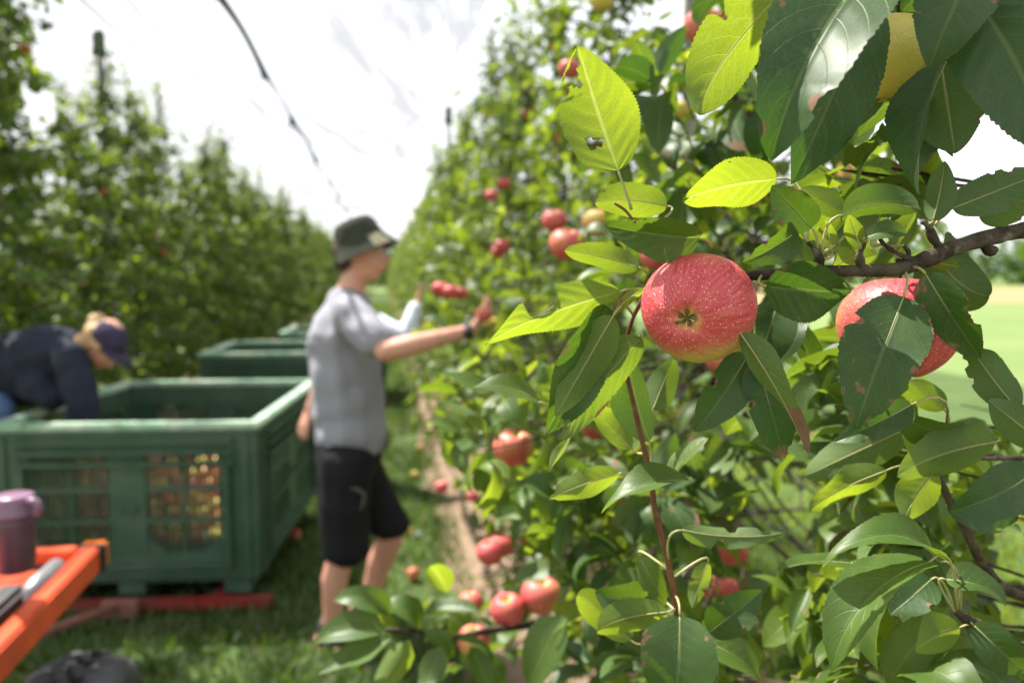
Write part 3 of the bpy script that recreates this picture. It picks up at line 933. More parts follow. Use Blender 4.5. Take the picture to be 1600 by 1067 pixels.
# ------------------------------------------------------------------ hail net, ridge wires, posts
AL, AR, AM = -2.5, 0.85, -0.86
NETH, NETV = 3.78, 3.08
CL = [1.5, 3.0, 4.5, 6.35, 8.1, 10.8, 13.5, 16, 19, 22, 26, 30, 35, 40, 46, 52]     # where neighbouring nets are clipped together
root = thing('hail_net', 'white hail net stretched over the alley between both rows', 'net', RP(AM, 4, NETV))
def net_half(a0, a1, seed):
    vs, fs = [], []
    ts = []
    for i in range(len(CL) - 1):
        ts += [CL[i] + (CL[i + 1] - CL[i]) * k / 8 for k in range(8)]
    ts = [-3 + 4.5 * k / 8 for k in range(8)] + ts + [CL[-1], 75]
    m = 14
    for i, t in enumerate(ts):
        # scallop between clips
        sc = 0.0
        for q in range(len(CL) - 1):
            if CL[q] <= t <= CL[q + 1]:
                sc = math.sin(math.pi * (t - CL[q]) / (CL[q + 1] - CL[q]))
        for j in range(m + 1):
            f = j / m                                            # 0 at the row, 1 in the middle
            a = a0 + (a1 - a0) * f * (1 - 0.02 * sc * f)
            z = NETH + (NETV - NETH) * f - 0.16 * math.sin(math.pi * f) + 0.05 * sc * f
            z += 0.05 * math.sin(math.pi * f) * mnoise.noise(Vector((t * 0.9, f * 2.0, seed))) + 0.035 * f * mnoise.noise(Vector((t * 2.5, f * 6, seed + 3)))
            vs.append(RP(a, t, z))
    for i in range(len(ts) - 1):
        for j in range(m):
            k = i * (m + 1) + j; fs.append((k, k + 1, k + m + 2, k + m + 1))
    me = bpy.data.meshes.new('net_panel'); me.from_pydata(vs, [], fs); me.polygons.foreach_set('use_smooth', [True] * len(fs))
    return me
obj('net_panel', net_half(AL, AM, 1), M['net'], root)
obj('net_panel', net_half(AR, AM + 0.003, 5), M['net'], root)
obj('net_panel', net_half(AL - 0.003, -4.1, 9), M['net'], root)
for i in range(len(CL) - 1):
    mb = MB()
    n = 10; pts = []; rs = []
    for k in range(n + 1):
        s = k / n; t = CL[i] + (CL[i + 1] - CL[i]) * s
        pts.append(RP(AM, t, NETV - 0.012 + 0.05 * math.sin(math.pi * s)))
        rs.append((0.019 if i % 2 == 0 else 0.011) + 0.010 * abs(2 * s - 1) ** 3)
    mb.tube(pts, rs, 7)
    obj('rolled_edge', mb.mesh('rolled_edge', [M['netroll']], True), None, root)
for a0 in (AL,):
    for f in (.3, .62):
        mb = MB(); ts = [-2 + k * 1.1 for k in range(50)]
        mb.tube([RP(a0 + (AM - a0) * f, t, NETH + (NETV - NETH) * f - .16 * math.sin(math.pi * f) + .012 + .05 * math.sin(math.pi * f) * mnoise.noise(Vector((t * .9, f * 2, 1 if a0 == AL else 5)))) for t in ts], .008, 5)
        obj('seam', mb.mesh('seam', [M['netseam']], True), None, root)
cm = MB(); cm.lathe([(0, -.014), (.030, -.013), (.036, -.006), (.036, .006), (.028, .012), (0, .014)], 14); cm.box((-.012, -.05, -.02), (.012, .05, .012))
cme = cm.mesh('clip', [M['clip']], False, 0.002)
for i, t in enumerate(CL):
    obj('clip', cme, None, root, T(RP(AM, t, NETV - 0.015)) @ Matrix.Rotation(ROW, 4, 'Z') @ Matrix.Rotation(0.5 + i, 4, 'X'))

def trellis_post(p, H, r, label, cap, lean=(0, 0), group='trellis posts'):
    rt = thing('trellis_post', label, 'post', p, group)
    mb = MB(); mb.tube([Vector(p) + Vector((lean[0] * s, lean[1] * s, H * s - 0.2 * (s == 0))) for s in (0, .25, .5, .75, 1)], [r, r * .99, r * .97, r * .96, r * .95], 12)
    obj('shaft', mb.mesh('shaft', [M['post']], True), None, rt)
    if cap:
        mb = MB(); top = Vector(p) + Vector((lean[0], lean[1], H - 0.20))
        mb.lathe([(r * 1.25, 0), (r * 1.9, 0.01), (r * 1.75, 0.06), (r * 1.55, .10), (r * 1.55, .20), (r * 1.1, .235), (0.001, .24)], 14, T(top))
        obj('cap', mb.mesh('cap', [M['post_cap']], True), None, rt)
    return rt
p = P(178, 430, 7.3); p.z = 0
trellis_post(p, 3.72, 0.034, 'tall grey trellis post with dark cap rising from the left row', True, (-0.05, 0.0))
p = P(16, 430, 5.6); p.z = 0
trellis_post(p, 3.6, 0.045, 'grey trellis post at left edge behind the bending person', False, (-0.10, 0))
trellis_post(RP(AL, 13.5), 3.7, 0.034, 'slim trellis post with cap far down the left row', True)
trellis_post(RP(AL, 20.5), 3.7, 0.034, 'slimmest trellis post with cap near the end of the left row', True)
p = P(1072, 430, 3.1); p.z = 0
trellis_post(p, 3.72, 0.028, 'grey trellis post behind the big apple in the right row', True)
trellis_post(RP(AR, 10.5), 3.72, 0.030, 'trellis post with cap far down the right row', True)
for a, nm in ((AL, 'left'), (AR, 'right')):
    for z in (1.0, 1.9, 2.8, 3.74):
        mb = MB(); mb.tube([RP(a + 0.04, 1.2 + k * 3.4, z - 0.01 * (k % 2)) for k in range(16)], 0.0022, 5)
        o = obj('trellis_wire', mb.mesh('trellis_wire', [M['wire']], True))
        tag(o, {1.0: 'lowest', 1.9: 'second lowest', 2.8: 'second highest', 3.74: 'topmost'}[z] + ' trellis wire running along the %s row of trees' % nm, 'wire', 'trellis wires')

# ------------------------------------------------------------------ rows of trees further off
YSHIFT = 0.08
TREES = []
for i, (H, rc, nb) in enumerate(((3.3, .74, 40), (3.05, .70, 38), (3.5, .78, 42), (2.9, .72, 36), (3.35, .68, 38))):
    r = random.Random(40 + i)
    w, fr, fruit = grow_tree(r, H, .5, rc, nb, 0.088, 12, 8, 0.3, 9)
    TREES.append((w.mesh('trunk', [M['trunk']], True), leaves_mesh('crown', fr, FAR_V), fruit))
YSHIFT = 0.20
TREES_R = []
for i in range(3):
    r = random.Random(60 + i)
    w, fr, fruit = grow_tree(r, (3.1, 3.3, 2.9)[i], .5, .70, 36, 0.086, 10, 7, 0.3, 10)
    TREES_R.append((w.mesh('trunk', [M['trunk']], True), leaves_mesh('crown', fr, FAR_V), fruit))
def far_tree(i, p, rz, label, group, sz=1.0):
    tt = TREES_R if 'right' in group else TREES
    w, c, fruit = tt[i % len(tt)]
    rt = thing('apple_tree', label, 'tree', p, group, rz)
    if sz != 1.0:
        rt.scale = (sz, sz, sz); WL[rt.name] = WL[rt.name] @ Matrix.Scale(sz, 4)
    obj('trunk', w, None, rt, WL[rt.name])
    k = tag(obj('crown', c, None, rt, WL[rt.name]), kind='stuff')
    return rt, fruit
far_fruit = random.Random(77)
def hang(rt, fruit, n, label, group, rad=0.037):
    fs = far_fruit.sample(fruit, min(n, len(fruit)))
    for f in fs:
        q = WL[rt.name] @ f
        apple(q, rad * far_fruit.uniform(.85, 1.1), label, (far_fruit.uniform(-.3, .3), far_fruit.uniform(-.3, .3), 1), far_fruit.uniform(.6, 1.0), (far_fruit.random(), far_fruit.random()), 0, group, 0, False)
ORD = 'first second third fourth fifth sixth seventh eighth ninth tenth eleventh twelfth'.split()
r = random.Random(5)
t = 4.6
i = 0
kL = -1
while t < 84:
    g = 'trees of the left row'
    kL = kL + 1 if t >= 7.4 else -1
    if t < 7.4: lab = ORD[i] + ' leafy apple tree from the left edge, short of the tall capped post'
    elif kL < 12: lab = ORD[kL] + ' apple tree beyond the tall capped post in the left row'
    else: lab = 'small far apple tree towards the end of the left row'
    rt, fruit = far_tree(i, RP(AL + r.uniform(-.12, .12), t), r.uniform(0, 6.28), lab, g, 1.10 if t < 6.9 else 1.0)
    if t < 16: hang(rt, fruit, 3, 'red apple deep among the leaves of the left row', 'apples hanging in the left row')
    t += r.uniform(0.68, 0.85) if t < 20 else 1.2
    i += 1
# second row behind the left one closes the gaps low down
t = 6
while t < 40:
    far_tree(i, RP(AL - 3.4 + r.uniform(-.12, .12), t), r.uniform(0, 6.28), 'apple tree in the row behind the left row', 'trees of the row behind')
    t += r.uniform(1.0, 1.3); i += 1
t = 5.6
j = 1
while t < 84:
    rt, fruit = far_tree(i, RP(AR + .1 + r.uniform(-.1, .1), t), r.uniform(0, 6.28), ORD[j] + ' apple tree past the picker in the right row' if j < 12 else 'small far apple tree towards the end of the right row', 'trees of the right row')
    j += 1
    if t < 14: hang(rt, fruit, 6, 'red apple among the leaves far down the right row', 'apples hanging far down the right row')
    t += r.uniform(0.85, 1.05) if t < 20 else 1.3
    i += 1

for k in range(6):
    far_tree(k, RP(-2.0 + .55 * k, 87 + .6 * (k % 2)), k * 1.3, 'tiny far tree closing the end of the grass alley', 'trees closing the end of the alley', .8)
# ------------------------------------------------------------------ bins on trailers
def bin_wall(L, H, th, M0, root):
    """one wall in its own frame: x along, y outward (0 = outer face), z up; two grilled openings"""
    mx = 0.17; pil = 0.17; wz0, wz1 = 0.19, H - 0.16
    mid = L / 2
    wins = ((mx, mid - pil / 2), (mid + pil / 2, L - mx))
    mb = MB()
    mb.box((0.0, 0, 0.07), (L, th, wz0)); mb.box((0.0, 0, wz1), (L, th, H - 0.036))
    for a, b in ((0.0, wins[0][0]), (wins[0][1], wins[1][0]), (wins[1][1], L)):
        mb.box((a, 0, wz0), (b, th, wz1))
    # raised ribs and the border of the recess
    for z in (H - 0.085, H - 0.135, H - 0.19):
        mb.box((0.10, -0.034, z - 0.010), (L - 0.10, 0.002, z + 0.010))
    for x in (0.12, L - 0.15):
        mb.box((x, -0.034, 0.12), (x + 0.03, 0.002, H - 0.203))
    mb.box((0.151, -0.030, 0.12), (L - 0.151, 0.002, 0.145))
    for x in (0.03, L - 0.07):
        mb.box((x, -0.012, 0.06), (x + 0.035, 0.002, H - 0.06))
    mb.box((mid - 0.05, -0.010, 0.38), (mid + 0.05, 0.002, 0.42)) ; mb.box((mid - 0.035, -0.017, 0.385), (mid - 0.01, -0.008, 0.415)); mb.box((mid + 0.01, -0.017, 0.385), (mid + 0.035, -0.008, 0.415))
    obj('wall_panel', mb.mesh('wall_panel', [M['green_plastic']], False, 0.004), None, root, M0)
    for a, b in wins:
        g = MB()
        n = 13
        for k in range(n):
            x = a + (b - a) * (k + 0.5) / n
            # the opening is rounded at its foot
            e = abs((k + 0.5) / n - 0.5) * 2
            zb = wz0 - 0.002 + 0.055 * max(0, e - 0.45) / .55 * 1.3
            g.box((x - 0.0042, 0.004, wz0 - 0.01), (x + 0.0042, th - 0.004, wz1 + 0.01))
            if zb > wz0: g.box((x - (b - a) / n / 2 - .0005, 0.006, wz0 - 0.01), (x + (b - a) / n / 2 + .0005, th - 0.006, zb))
        for q in (0.33, 0.66):
            z = wz0 + (wz1 - wz0) * q
            g.box((a - 0.005, 0.002, z - 0.009), (b + 0.005, th - 0.002, z + 0.009))
        g.box(((a + b) / 2 - 0.008, 0.001, wz0 - .01), ((a + b) / 2 + 0.008, th - 0.001, wz1 + .01))
        obj('grille', g.mesh('grille', [M['green_plastic']]), None, root, M0)

def apple_bin(p, yaw, W_, L_, H, label):
    rt = thing('apple_bin', label, 'bin', p, 'green plastic apple bins', yaw)
    B = WL[rt.name]
    th = 0.035
    R90 = Matrix.Rotation(math.pi / 2, 4, 'Z')
    bin_wall(W_, H, th, B, rt)
    bin_wall(L_ - 2 * th - .004, H, th, B @ T((W_, th + .002, 0)) @ R90, rt)
    bin_wall(W_, H, th, B @ T((W_, L_, 0)) @ R90 @ R90, rt)
    bin_wall(L_ - 2 * th - .004, H, th, B @ T((0, L_ - th - .002, 0)) @ R90 @ R90 @ R90, rt)
    mb = MB()
    o = 0.022
    mb.box((-o, -o, H - 0.036), (W_ + o, th + 0.008, H)); mb.box((-o, L_ - th - .008, H - .036), (W_ + o, L_ + o, H))
    mb.box((-o, th + .009, H - .036), (th + .008, L_ - th - .009, H)); mb.box((W_ - th - .008, th + .009, H - .036), (W_ + o, L_ - th - .009, H))
    obj('rim', mb.mesh('rim', [M['rim_plastic']], False, 0.009), None, rt, B)
    mb = MB(); mb.box((0.02, 0.02, 0.045), (W_ - .02, L_ - .02, 0.069))
    obj('floor', mb.mesh('floor', [M['green_plastic']]), None, rt, B)
    for x in (0.05, W_ / 2 - .06, W_ - 0.17):
        mb = MB(); mb.box((x, 0.01, -0.01), (x + .12, L_ - .01, 0.044)); obj('skid', mb.mesh('skid', [M['green_plastic']]), None, rt, B)
    tb = MB(); tb.box((0.08, -0.03, H - 0.03), (0.16, 0.02, H + 0.012)); obj('latch_tab', tb.mesh('latch_tab', [M['rim_plastic']], False, .006), None, rt, B)
    return rt

def wheel(root, c, R, w, axis, name='wheel'):
    q = Vector(axis).to_track_quat('Z', 'Y').to_matrix().to_4x4()
    mb = MB(); h = w / 2
    mb.lathe([(R * .62, -h * .8), (R * .8, -h), (R * .95, -h * .9), (R, -h * .55), (R, h * .55), (R * .95, h * .9), (R * .8, h), (R * .62, h * .8), (R * .58, 0), (R * .62, -h * .8)], 36)
    for k in range(24):
        a = k * math.pi / 12
        mb.box((R * .985, -h * .62, -0.012), (R * 1.035, h * .62, 0.012), Matrix.Rotation(a, 4, 'Z') @ Matrix.Rotation(.5, 4, 'X'))
    ty = obj('wheel', mb.mesh('wheel', [M['tyre']], True), None, root, T(c) @ q)
    mb = MB(); mb.lathe([(0.0, h * .5), (R * .2, h * .5), (R * .25, h * .2), (R * .52, h * .15), (R * .6, h * .6), (R * .6, -h * .6), (R * .5, -h * .1), (0, -h * .1)], 24)
    obj('hub', mb.mesh('hub', [M['rust']], True), None, ty, T(c) @ q)

def trailer(p, yaw, W_, L_, ztop, label, fr=True):
    rt = thing('bin_trailer', label, 'trailer', p, 'red bin trailers', yaw)
    B = WL[rt.name]
    mb = MB()
    zt, zb = ztop, ztop - 0.045
    mb.box((.17, 0, zb), (0.23, L_, zt)); mb.box((W_ - .23, 0, zb), (W_ - .17, L_, zt))
    for y in (0.35, L_ / 2, L_ - 0.35): mb.box((0.231, y - .03, zb + .002), (W_ - .231, y + .03, zt - .002))
    obj('frame', mb.mesh('frame', [M['red_paint']], False, .004), None, rt, B)
    mb = MB(); mb.box((-0.1, -0.062, zb - 0.004), (W_ + 0.06, -.002, zt - 0.004)); obj('front_beam', mb.mesh('front_beam', [M['red_paint']], False, .004), None, rt, B)
    mb = MB(); mb.box((.1, L_ + .002, zb), (W_ - .1, L_ + .06, zt)); obj('rear_beam', mb.mesh('rear_beam', [M['red_paint']], False, .004), None, rt, B)
    for x in (0.32, 0.86):
        for y in (.3, L_ - .3): wheel(rt, B @ Vector((x, y, .065)), .065, .06, B.to_3x3() @ Vector((1, 0, 0)))
    return rt, B

BZ = 0.098
FLp, FRp = P(-20, 670, 3.56), P(393, 668, 3.56)
bx0 = FLp.x; bw = 1.19
BIN = []
for k, (x0, y0, yaw, L_, lab) in enumerate((
        (bx0, 3.58, RAD(3.5), 1.5, 'nearest green plastic apple bin in front of the bending person'),
        (P(312, 553, 6.9).x, 6.9, RAD(7), 1.3, 'middle green apple bin half hidden behind the nearest bin'),
        (P(438, 526, 9.4).x, 9.4, RAD(8), 1.3, 'farthest green apple bin just left of the picker in grey'))):
    b = apple_bin((x0, y0, BZ), yaw, bw, L_, 0.905 - BZ, lab)
    BIN.append(b)
    tl, B = trailer((x0, y0, 0), yaw, bw, L_, BZ - 0.013, ('low red trailer under the nearest green bin', 'low red trailer under the middle green bin', 'low red trailer under the farthest green bin')[k])
    if k == 0:
        # tow bracket and drawbar towards the orange machine
        mb = MB(); mb.box((.50, -.11, .02), (.66, -.063, .10)); mb.tube([(.56, -.1, .075), (.50, -.5, .16), (.42, -0.95, .22)], [.022, .02, .02], 8)
        obj('drawbar', mb.mesh('drawbar', [M['rust']], False, .003), None, tl, B)
B = WL[BIN[0].name]
r = random.Random(21)
n = 0
lab, g = 'apple heaped in the nearest green bin, seen through its slots', 'apples heaped in the nearest bin'
for row in range(10):                   # the heap rises away from the front wall
    for k in range(14):
        x = 0.08 + k * 0.0795 + (0.038 if row % 2 else 0)
        if x > bw - .07: continue
        q = B @ Vector((x + r.uniform(-.008, .008), 0.078 + row * 0.072 + r.uniform(-.006, .006), 0.235 + row * 0.034 + r.uniform(-.012, .012)))
        apple(q, r.uniform(.036, .041), lab, rnd_unit(r), r.choice((.1, .35, .6, .9, .9)), (r.random(), r.random()), 0, g, r.uniform(0, 6), False)
# ------------------------------------------------------------------ orange machine at the lower left, and the mug on it
mr = thing('orange_carrier', 'orange machine frame with black pads and amber end light at lower left', 'vehicle', (-1.28, 1.6, 0))
E = P(150, 868, 2.2); N0 = P(0, 1008, 1.60)
dirb = (E - N0); dirb.z = 0; dirb.normalize()
ang = math.atan2(dirb.y, dirb.x)
zt = P(145, 848, 2.2).z; hgt = 0.074
def beamM(o): return T(o) @ Matrix.Rotation(ang, 4, 'Z')
o0 = Vector((E.x, E.y, zt - hgt))
Lb = 1.25
mb = MB(); mb.box((-Lb, -0.02, 0), (-.03, 0.03, hgt)); obj('beam', mb.mesh('beam', [M['orange']], False, .006), None, mr, beamM(o0))
mb = MB(); mb.box((-.029, -0.032, -0.004), (-.012, .034, hgt + .002)); obj('end_plate', mb.mesh('end_plate', [M['rubber']], False, .003), None, mr, beamM(o0))
mb = MB(); mb.box((-.0115, -.031, .006), (.012, .032, hgt + .004)); obj('amber_light', mb.mesh('amber_light', [M['amber']], False, .006), None, mr, beamM(o0))
# cross rail to the left at the far end, with its rubber strip
mb = MB(); mb.box((-.075, 0.036, hgt - .030), (-.02, .60, hgt + .004)); obj('cross_rail', mb.mesh('cross_rail', [M['orange']], False, .005), None, mr, beamM(o0))
mb = MB(); mb.box((-.09, 0.036, hgt - .062), (-.016, .60, hgt - .031)); obj('rubber_strip', mb.mesh('rubber_strip', [M['rubber']], False, .004), None, mr, beamM(o0))
# grey latch and the black pads inside the beam
mb = MB(); mb.tube([(-.16, .045, hgt - .005), (-.28, .05, hgt - .012), (-.34, .065, hgt - .03)], [.022, .026, .02], 10); obj('latch', mb.mesh('latch', [M['steel']], True), None, mr, beamM(o0))
mb = MB(); mb.box((-.95, .060, hgt - .045), (-.30, .125, hgt + .006)); obj('pad', mb.mesh('pad', [M['rubber']], False, .012), None, mr, beamM(o0))
mb = MB(); mb.box((-.95, .135, hgt - .09), (-.22, .21, hgt - .052)); obj('pad', mb.mesh('pad', [M['rubber']], False, .012), None, mr, beamM(o0))
mb = MB(); mb.box((-.27, .20, hgt - .07), (-.10, .30, hgt - .0635)); mb.box((-.25, .036, hgt - .064), (-.11, .2, hgt - .03)); obj('bracket', mb.mesh('bracket', [M['orange']], False, .003), None, mr, beamM(o0))
mb = MB(); mb.box((-.8, .215, hgt - .12), (-.095, .60, hgt - .075)); obj('deck', mb.mesh('deck', [M['orange']], False, .004), None, mr, beamM(o0))
mb = MB(); mb.box((-1.1, .22, -.34), (-1.03, .28, -.08)); mb.box((-1.1, .281, -.34), (-1.03, .6, -.28)); obj('leg', mb.mesh('leg', [M['orange']], False, .004), None, mr, beamM(o0))
mb = MB(); mb.tube([beamM(o0) @ Vector((-.54, .32, -.33)), P(95, 1090, 1.95), P(-120, 1100, 1.95)], .024, 8); obj('axle', mb.mesh('axle', [M['rust']], True), None, mr)
wc = P(112, 1014, 2.0); wr = 0.28; wc.z = 0.56
wheel(mr, (wc.x, wc.y, wc.z - wr), wr, 0.24, (math.cos(RAD(12)), math.sin(RAD(12)), 0))
wheel(mr, (wc.x - .75, wc.y - .1, wc.z - wr), wr, 0.15, (math.cos(RAD(28)), math.sin(RAD(28)), 0))
# mug
mc = P(26, 890, 1.80)
ztop = P(26, 772, 1.80).z
mM = T((mc.x, mc.y, mc.z))
hm = ztop - mc.z
mg = thing('travel_mug', 'plum travel mug with mauve lid standing on the orange machine', 'mug', mM.translation)
mb = MB(); mb.lathe([(0, 0), (.036, 0), (.040, .004), (.046, hm * .62), (.0465, hm * .70), (0.044, hm * .72), (0, hm * .72)], 32); obj('body', mb.mesh('body', [M['mug']], True), None, mg, mM)
mb = MB(); mb.lathe([(.0455, hm * .721), (.0495, hm * .73), (.050, hm * .78), (.047, hm * .80), (.0455, hm * .92), (.043, hm * .985), (.036, hm), (0, hm * .995)], 32); lid = obj('lid', mb.mesh('lid', [M['mug_lid']], True), None, mg, mM)
mb = MB(); mb.tube([(.036, -.012, hm * .93), (.062, -.016, hm * .93), (.071, -.016, hm * .84), (.062, -.012, hm * .78), (.044, -.01, hm * .77)], [.009, .0095, .0095, .009, .008], 10); obj('lid_loop', mb.mesh('lid_loop', [M['mug_lid']], True), None, lid, mM)
# ------------------------------------------------------------------ people
def worn_by(root, name, me, parent=None):
    return obj(name, me, None, parent or root)
EX = Vector((1, 0, 0)); EY = Vector((0, 1, 0)); EZ = Vector((0, 0, 1))

# the picker in grey: faces right, reaches into the row
Y0 = 3.35
root = thing('person', 'person in grey t-shirt, black shorts and bucket hat reaching for apples', 'person', (P(540, 1000, Y0).x, Y0, 0))
hd = P(563, 398, Y0)
neck0, neck1 = P(546, 462, Y0), P(556, 425, Y0)
chest, waist, hip = P(541, 530, Y0), P(547, 630, Y0), P(543, 700, Y0)
shR, shL = P(546, 490, 3.17), P(552, 488, 3.53)
elR, wrR = P(604, 549, 3.02), P(734, 517, 3.12)
elL, wrL = P(506, 590, 3.62), P(486, 638, 3.60)
hpR, hpL = P(541, 715, 3.25), P(551, 715, 3.45)
knR, anR = P(534, 860, 3.2), P(514, 1002, 3.25)
knL, anL = P(612, 838, 3.42), P(566, 965, 3.55)
def foot(an, d=EX, zf=0.035):
    a = Vector((an.x, an.y, 0.0))
    return [S((an, .042), ((a.x - d.x * .02, a.y - d.y * .02, .05), .042)), S(((a.x, a.y, .045), .043), ((a.x + d.x * .11, a.y + d.y * .11, .04), .040), ((a.x + d.x * .19, a.y + d.y * .19, .03), .030))]
skin = [
    S((hd + EZ * .035 - EX * .01, .098), s=(1, .78, 1.0)), S((hd - EZ * .035 + EX * .02, .078), s=(1, .80, 1.1)),
    S((hd - EZ * .085 + EX * .050, .034), s=(1, 1.1, .8)), S((hd - EZ * .075 + EX * .0, .05), s=(1.1, 1.0, .8)),
    S((hd + EX * .088 + EZ * .012, .010), (hd + EX * .112 - EZ * .022, .0145), (hd + EX * .100 - EZ * .034, .011)),
    S((hd + EX * .094 - EZ * .054, .0115), s=(1, 1.9, .7)), S((hd + EX * .090 - EZ * .066, .0115), s=(1, 1.7, .7)),
    S((hd + EX * .083 + EZ * .034, .018), s=(1, 2.6, .8)),
    S((hd - EY * .076 - EX * .012 - EZ * .005, .030), s=(.75, .35, 1.1)), S((hd + EY * .076 - EX * .012 - EZ * .005, .030), s=(.75, .35, 1.1)),
    S((neck0, .064), (neck1, .056)),
    S((chest, .115), (waist, .105), (hip, .11), s=(1, 1.35, 1)), S((shR, .06), (shL, .06)),
    S((shR, .058), (shR.lerp(elR, .5), .049), (elR, .043), (elR.lerp(wrR, .3), .044), (elR.lerp(wrR, .7), .034), (wrR, .027)),
    S((shL, .058), (elL, .044), (elL.lerp(wrL, .4), .04), (wrL, .028)),
    S((hpR, .088), (hpR.lerp(knR, .6), .072), (knR, .057), (knR.lerp(anR, .3) - EX * .012, .058), (knR.lerp(anR, .65), .045), (anR, .036)),
    S((hpL, .088), (hpL.lerp(knL, .6), .072), (knL, .057), (knL.lerp(anL, .3) - EX * .012, .058), (knL.lerp(anL, .65), .045), (anL, .036)),
] + foot(anR) + foot(anL)
skin += hand_strokes(wrR + (wrR - elR).normalized() * .015, (0.55, .25, 0.85), (0.75, -0.4, -0.45), .185, .55)
skin += hand_strokes(wrL, (-.35, -.15, -.9), (-.6, -.7, 0.1), .18, .45)
worn_by(root, 'body', blob('body', skin, .0065, M['skin'], 5))
sh = [S((P(543, 478, Y0), .085), (P(540, 520, Y0), .132), (P(543, 590, Y0), .130), (P(547, 650, Y0), .128), (P(549, 676, Y0), .140), s=(1.12, 1.36, 1)),
      S((P(541, 540, Y0) - EX * .04, .12), (P(545, 640, Y0) - EX * .03, .125), s=(1, 1.3, 1)),
      S((shR + EZ * .0, .082), (shL, .082)), S((neck0 - EZ * .02, .082), s=(1, 1.05, .6)),
      S((shR, .080), (shR.lerp(elR, .75), .072)), S((shL, .080), (shL.lerp(elL, .6), .072))]
worn_by(root, 'shirt', blob('shirt', sh, .010, M['shirt'], 3, .015))
so = [S((P(546, 668, Y0), .125), (P(545, 715, Y0), .135), s=(1.08, 1.4, 1)),
      S((hpR, .118), (hpR.lerp(knR, .5), .112), (P(541, 858, 3.21), .100), s=(1, 1, .7)),
      S((hpL, .118), (hpL.lerp(knL, .5), .112), (P(607, 818, 3.42), .098), s=(1, 1, .7))]
shorts = worn_by(root, 'shorts', blob('shorts', so, .010, M['shorts'], 3, .006))
mb = MB()
q = [P(548, 762, 3.115), P(560, 765, 3.105), P(570, 772, 3.105), P(568, 785, 3.10), P(563, 797, 3.10)]
mb.tube(q, [.003, .006, .006, .006, .003], 6); obj('paint_mark', mb.mesh('paint_mark', [M['paint_mark']], True), None, shorts)
hr = [S((hd - EX * .035 + EZ * .02, .088), s=(.95, .84, 1)), S((hd - EX * .05 - EZ * .035, .062), s=(.8, .98, 1))]
worn_by(root, 'hair', blob('hair', hr, .007, M['hair'], 2, .004))
for y in (-.03, .03):
    mb = MB(); mb.lathe([(0, -.011), (.008, -.008), (.011, 0), (.008, .008), (0, .011)], 12, T(hd + EX * .083 + EY * y + EZ * .016)); obj('eye', mb.mesh('eye', [M['eye']], True), None, root)
mb = MB()
HM = T(hd + EZ * .068 - EX * .006) @ Matrix.Rotation(RAD(-23), 4, 'Y')
mb.lathe([(0, .085), (.045, .084), (.075, .076), (.092, .055), (.104, .0), (.108, -.014), (.149, -.072), (.152, -.076), (.146, -.077), (.104, -.018), (.100, 0)], 40, HM @ Matrix.Scale(.88, 4, Vector((0, 1, 0))))
hat = obj('bucket_hat', mb.mesh('bucket_hat', [M['hat']], True), None, root)
mb = MB()  # sunlit part of the brim top, painted as a paler patch
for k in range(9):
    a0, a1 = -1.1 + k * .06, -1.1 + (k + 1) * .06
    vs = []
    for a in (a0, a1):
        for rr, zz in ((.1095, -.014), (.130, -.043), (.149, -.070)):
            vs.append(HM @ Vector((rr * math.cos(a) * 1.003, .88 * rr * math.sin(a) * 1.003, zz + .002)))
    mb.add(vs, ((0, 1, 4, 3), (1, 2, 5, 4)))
obj('brim_sunlit_patch', mb.mesh('brim_sunlit_patch', [M['sunlit_brim']], True), None, hat)
mb = MB(); d = (wrR - elR).normalized()
mb.tube([wrR - d * .022, wrR + d * .004], [.034, .0325], 16); mb.tube([wrR - d * .009 - EY * .033, wrR - d * .009 - EY * .041], [.017, .016], 14)
worn_by(root, 'wristwatch', mb.mesh('wristwatch', [M['rubber']], True))
for an, nm in ((anR, 0), (anL, 1)):
    st = foot(an)
    for s_ in st: s_['p'] = [(p_, r_ + .010) for p_, r_ in s_['p']]
    worn_by(root, 'shoe', blob('shoe', [S(((an.x, an.y, .05), .055), ((an.x, an.y, .105), .05)), st[1]], .009, M['shoe'], 3))

# the person bending over the nearest bin
root = thing('person', 'person in dark navy sweater and plum cap bending over the nearest bin', 'person', (P(-60, 800, 4.15).x, 4.15, 0))
hipB, mid, shB = P(-62, 600, 4.15), P(25, 566, 4.12), P(112, 552, 4.05)
hb = P(163, 535, 4.0)
fx, fz = Vector((.72, -.08, -.68)).normalized(), Vector((.68, -.05, .73)).normalized()    # face direction, crown direction
RH = Matrix((fx, fz.cross(fx), fz)).transposed()
RHl = [list(x) for x in RH]
def hB(x, y, z): return hb + RH @ Vector((x, y, z))
skin = [S((hB(-.01, 0, .03), .098), s=(1, .78, 1), R=RHl), S((hB(.022, 0, -.04), .076), s=(1, .8, 1.1), R=RHl), S((hB(.05, 0, -.095), .032)),
        S((hB(.088, 0, .0), .010), (hB(.110, 0, -.03), .014), (hB(.098, 0, -.04), .010)), S((hB(.092, 0, -.066), .013), s=(1, 1.6, 1), R=RHl),
        S((hB(-.01, -.077, -.01), .028), s=(.7, .4, 1.1), R=RHl), S((hB(-.01, .077, -.01), .028), s=(.7, .4, 1.1), R=RHl),
        S((shB, .06), (hB(-.03, 0, -.08), .053)),
        S((hipB, .12), (mid, .11), (shB, .11), s=(1, 1.3, 1)),
        S((P(118, 572, 3.86), .05), (P(134, 640, 3.84), .042), (P(142, 688, 3.86), .034), (P(150, 735, 3.9), .027)),
        S((P(112, 570, 4.26), .05), (P(116, 640, 4.3), .042), (P(120, 735, 4.26), .027)),
        S((hipB - EY * .1, .10), (P(-75, 740, 4.05), .07), (P(-80, 860, 4.08), .04)), S((hipB + EY * .1, .10), (P(-60, 740, 4.28), .07), (P(-66, 860, 4.3), .04))]
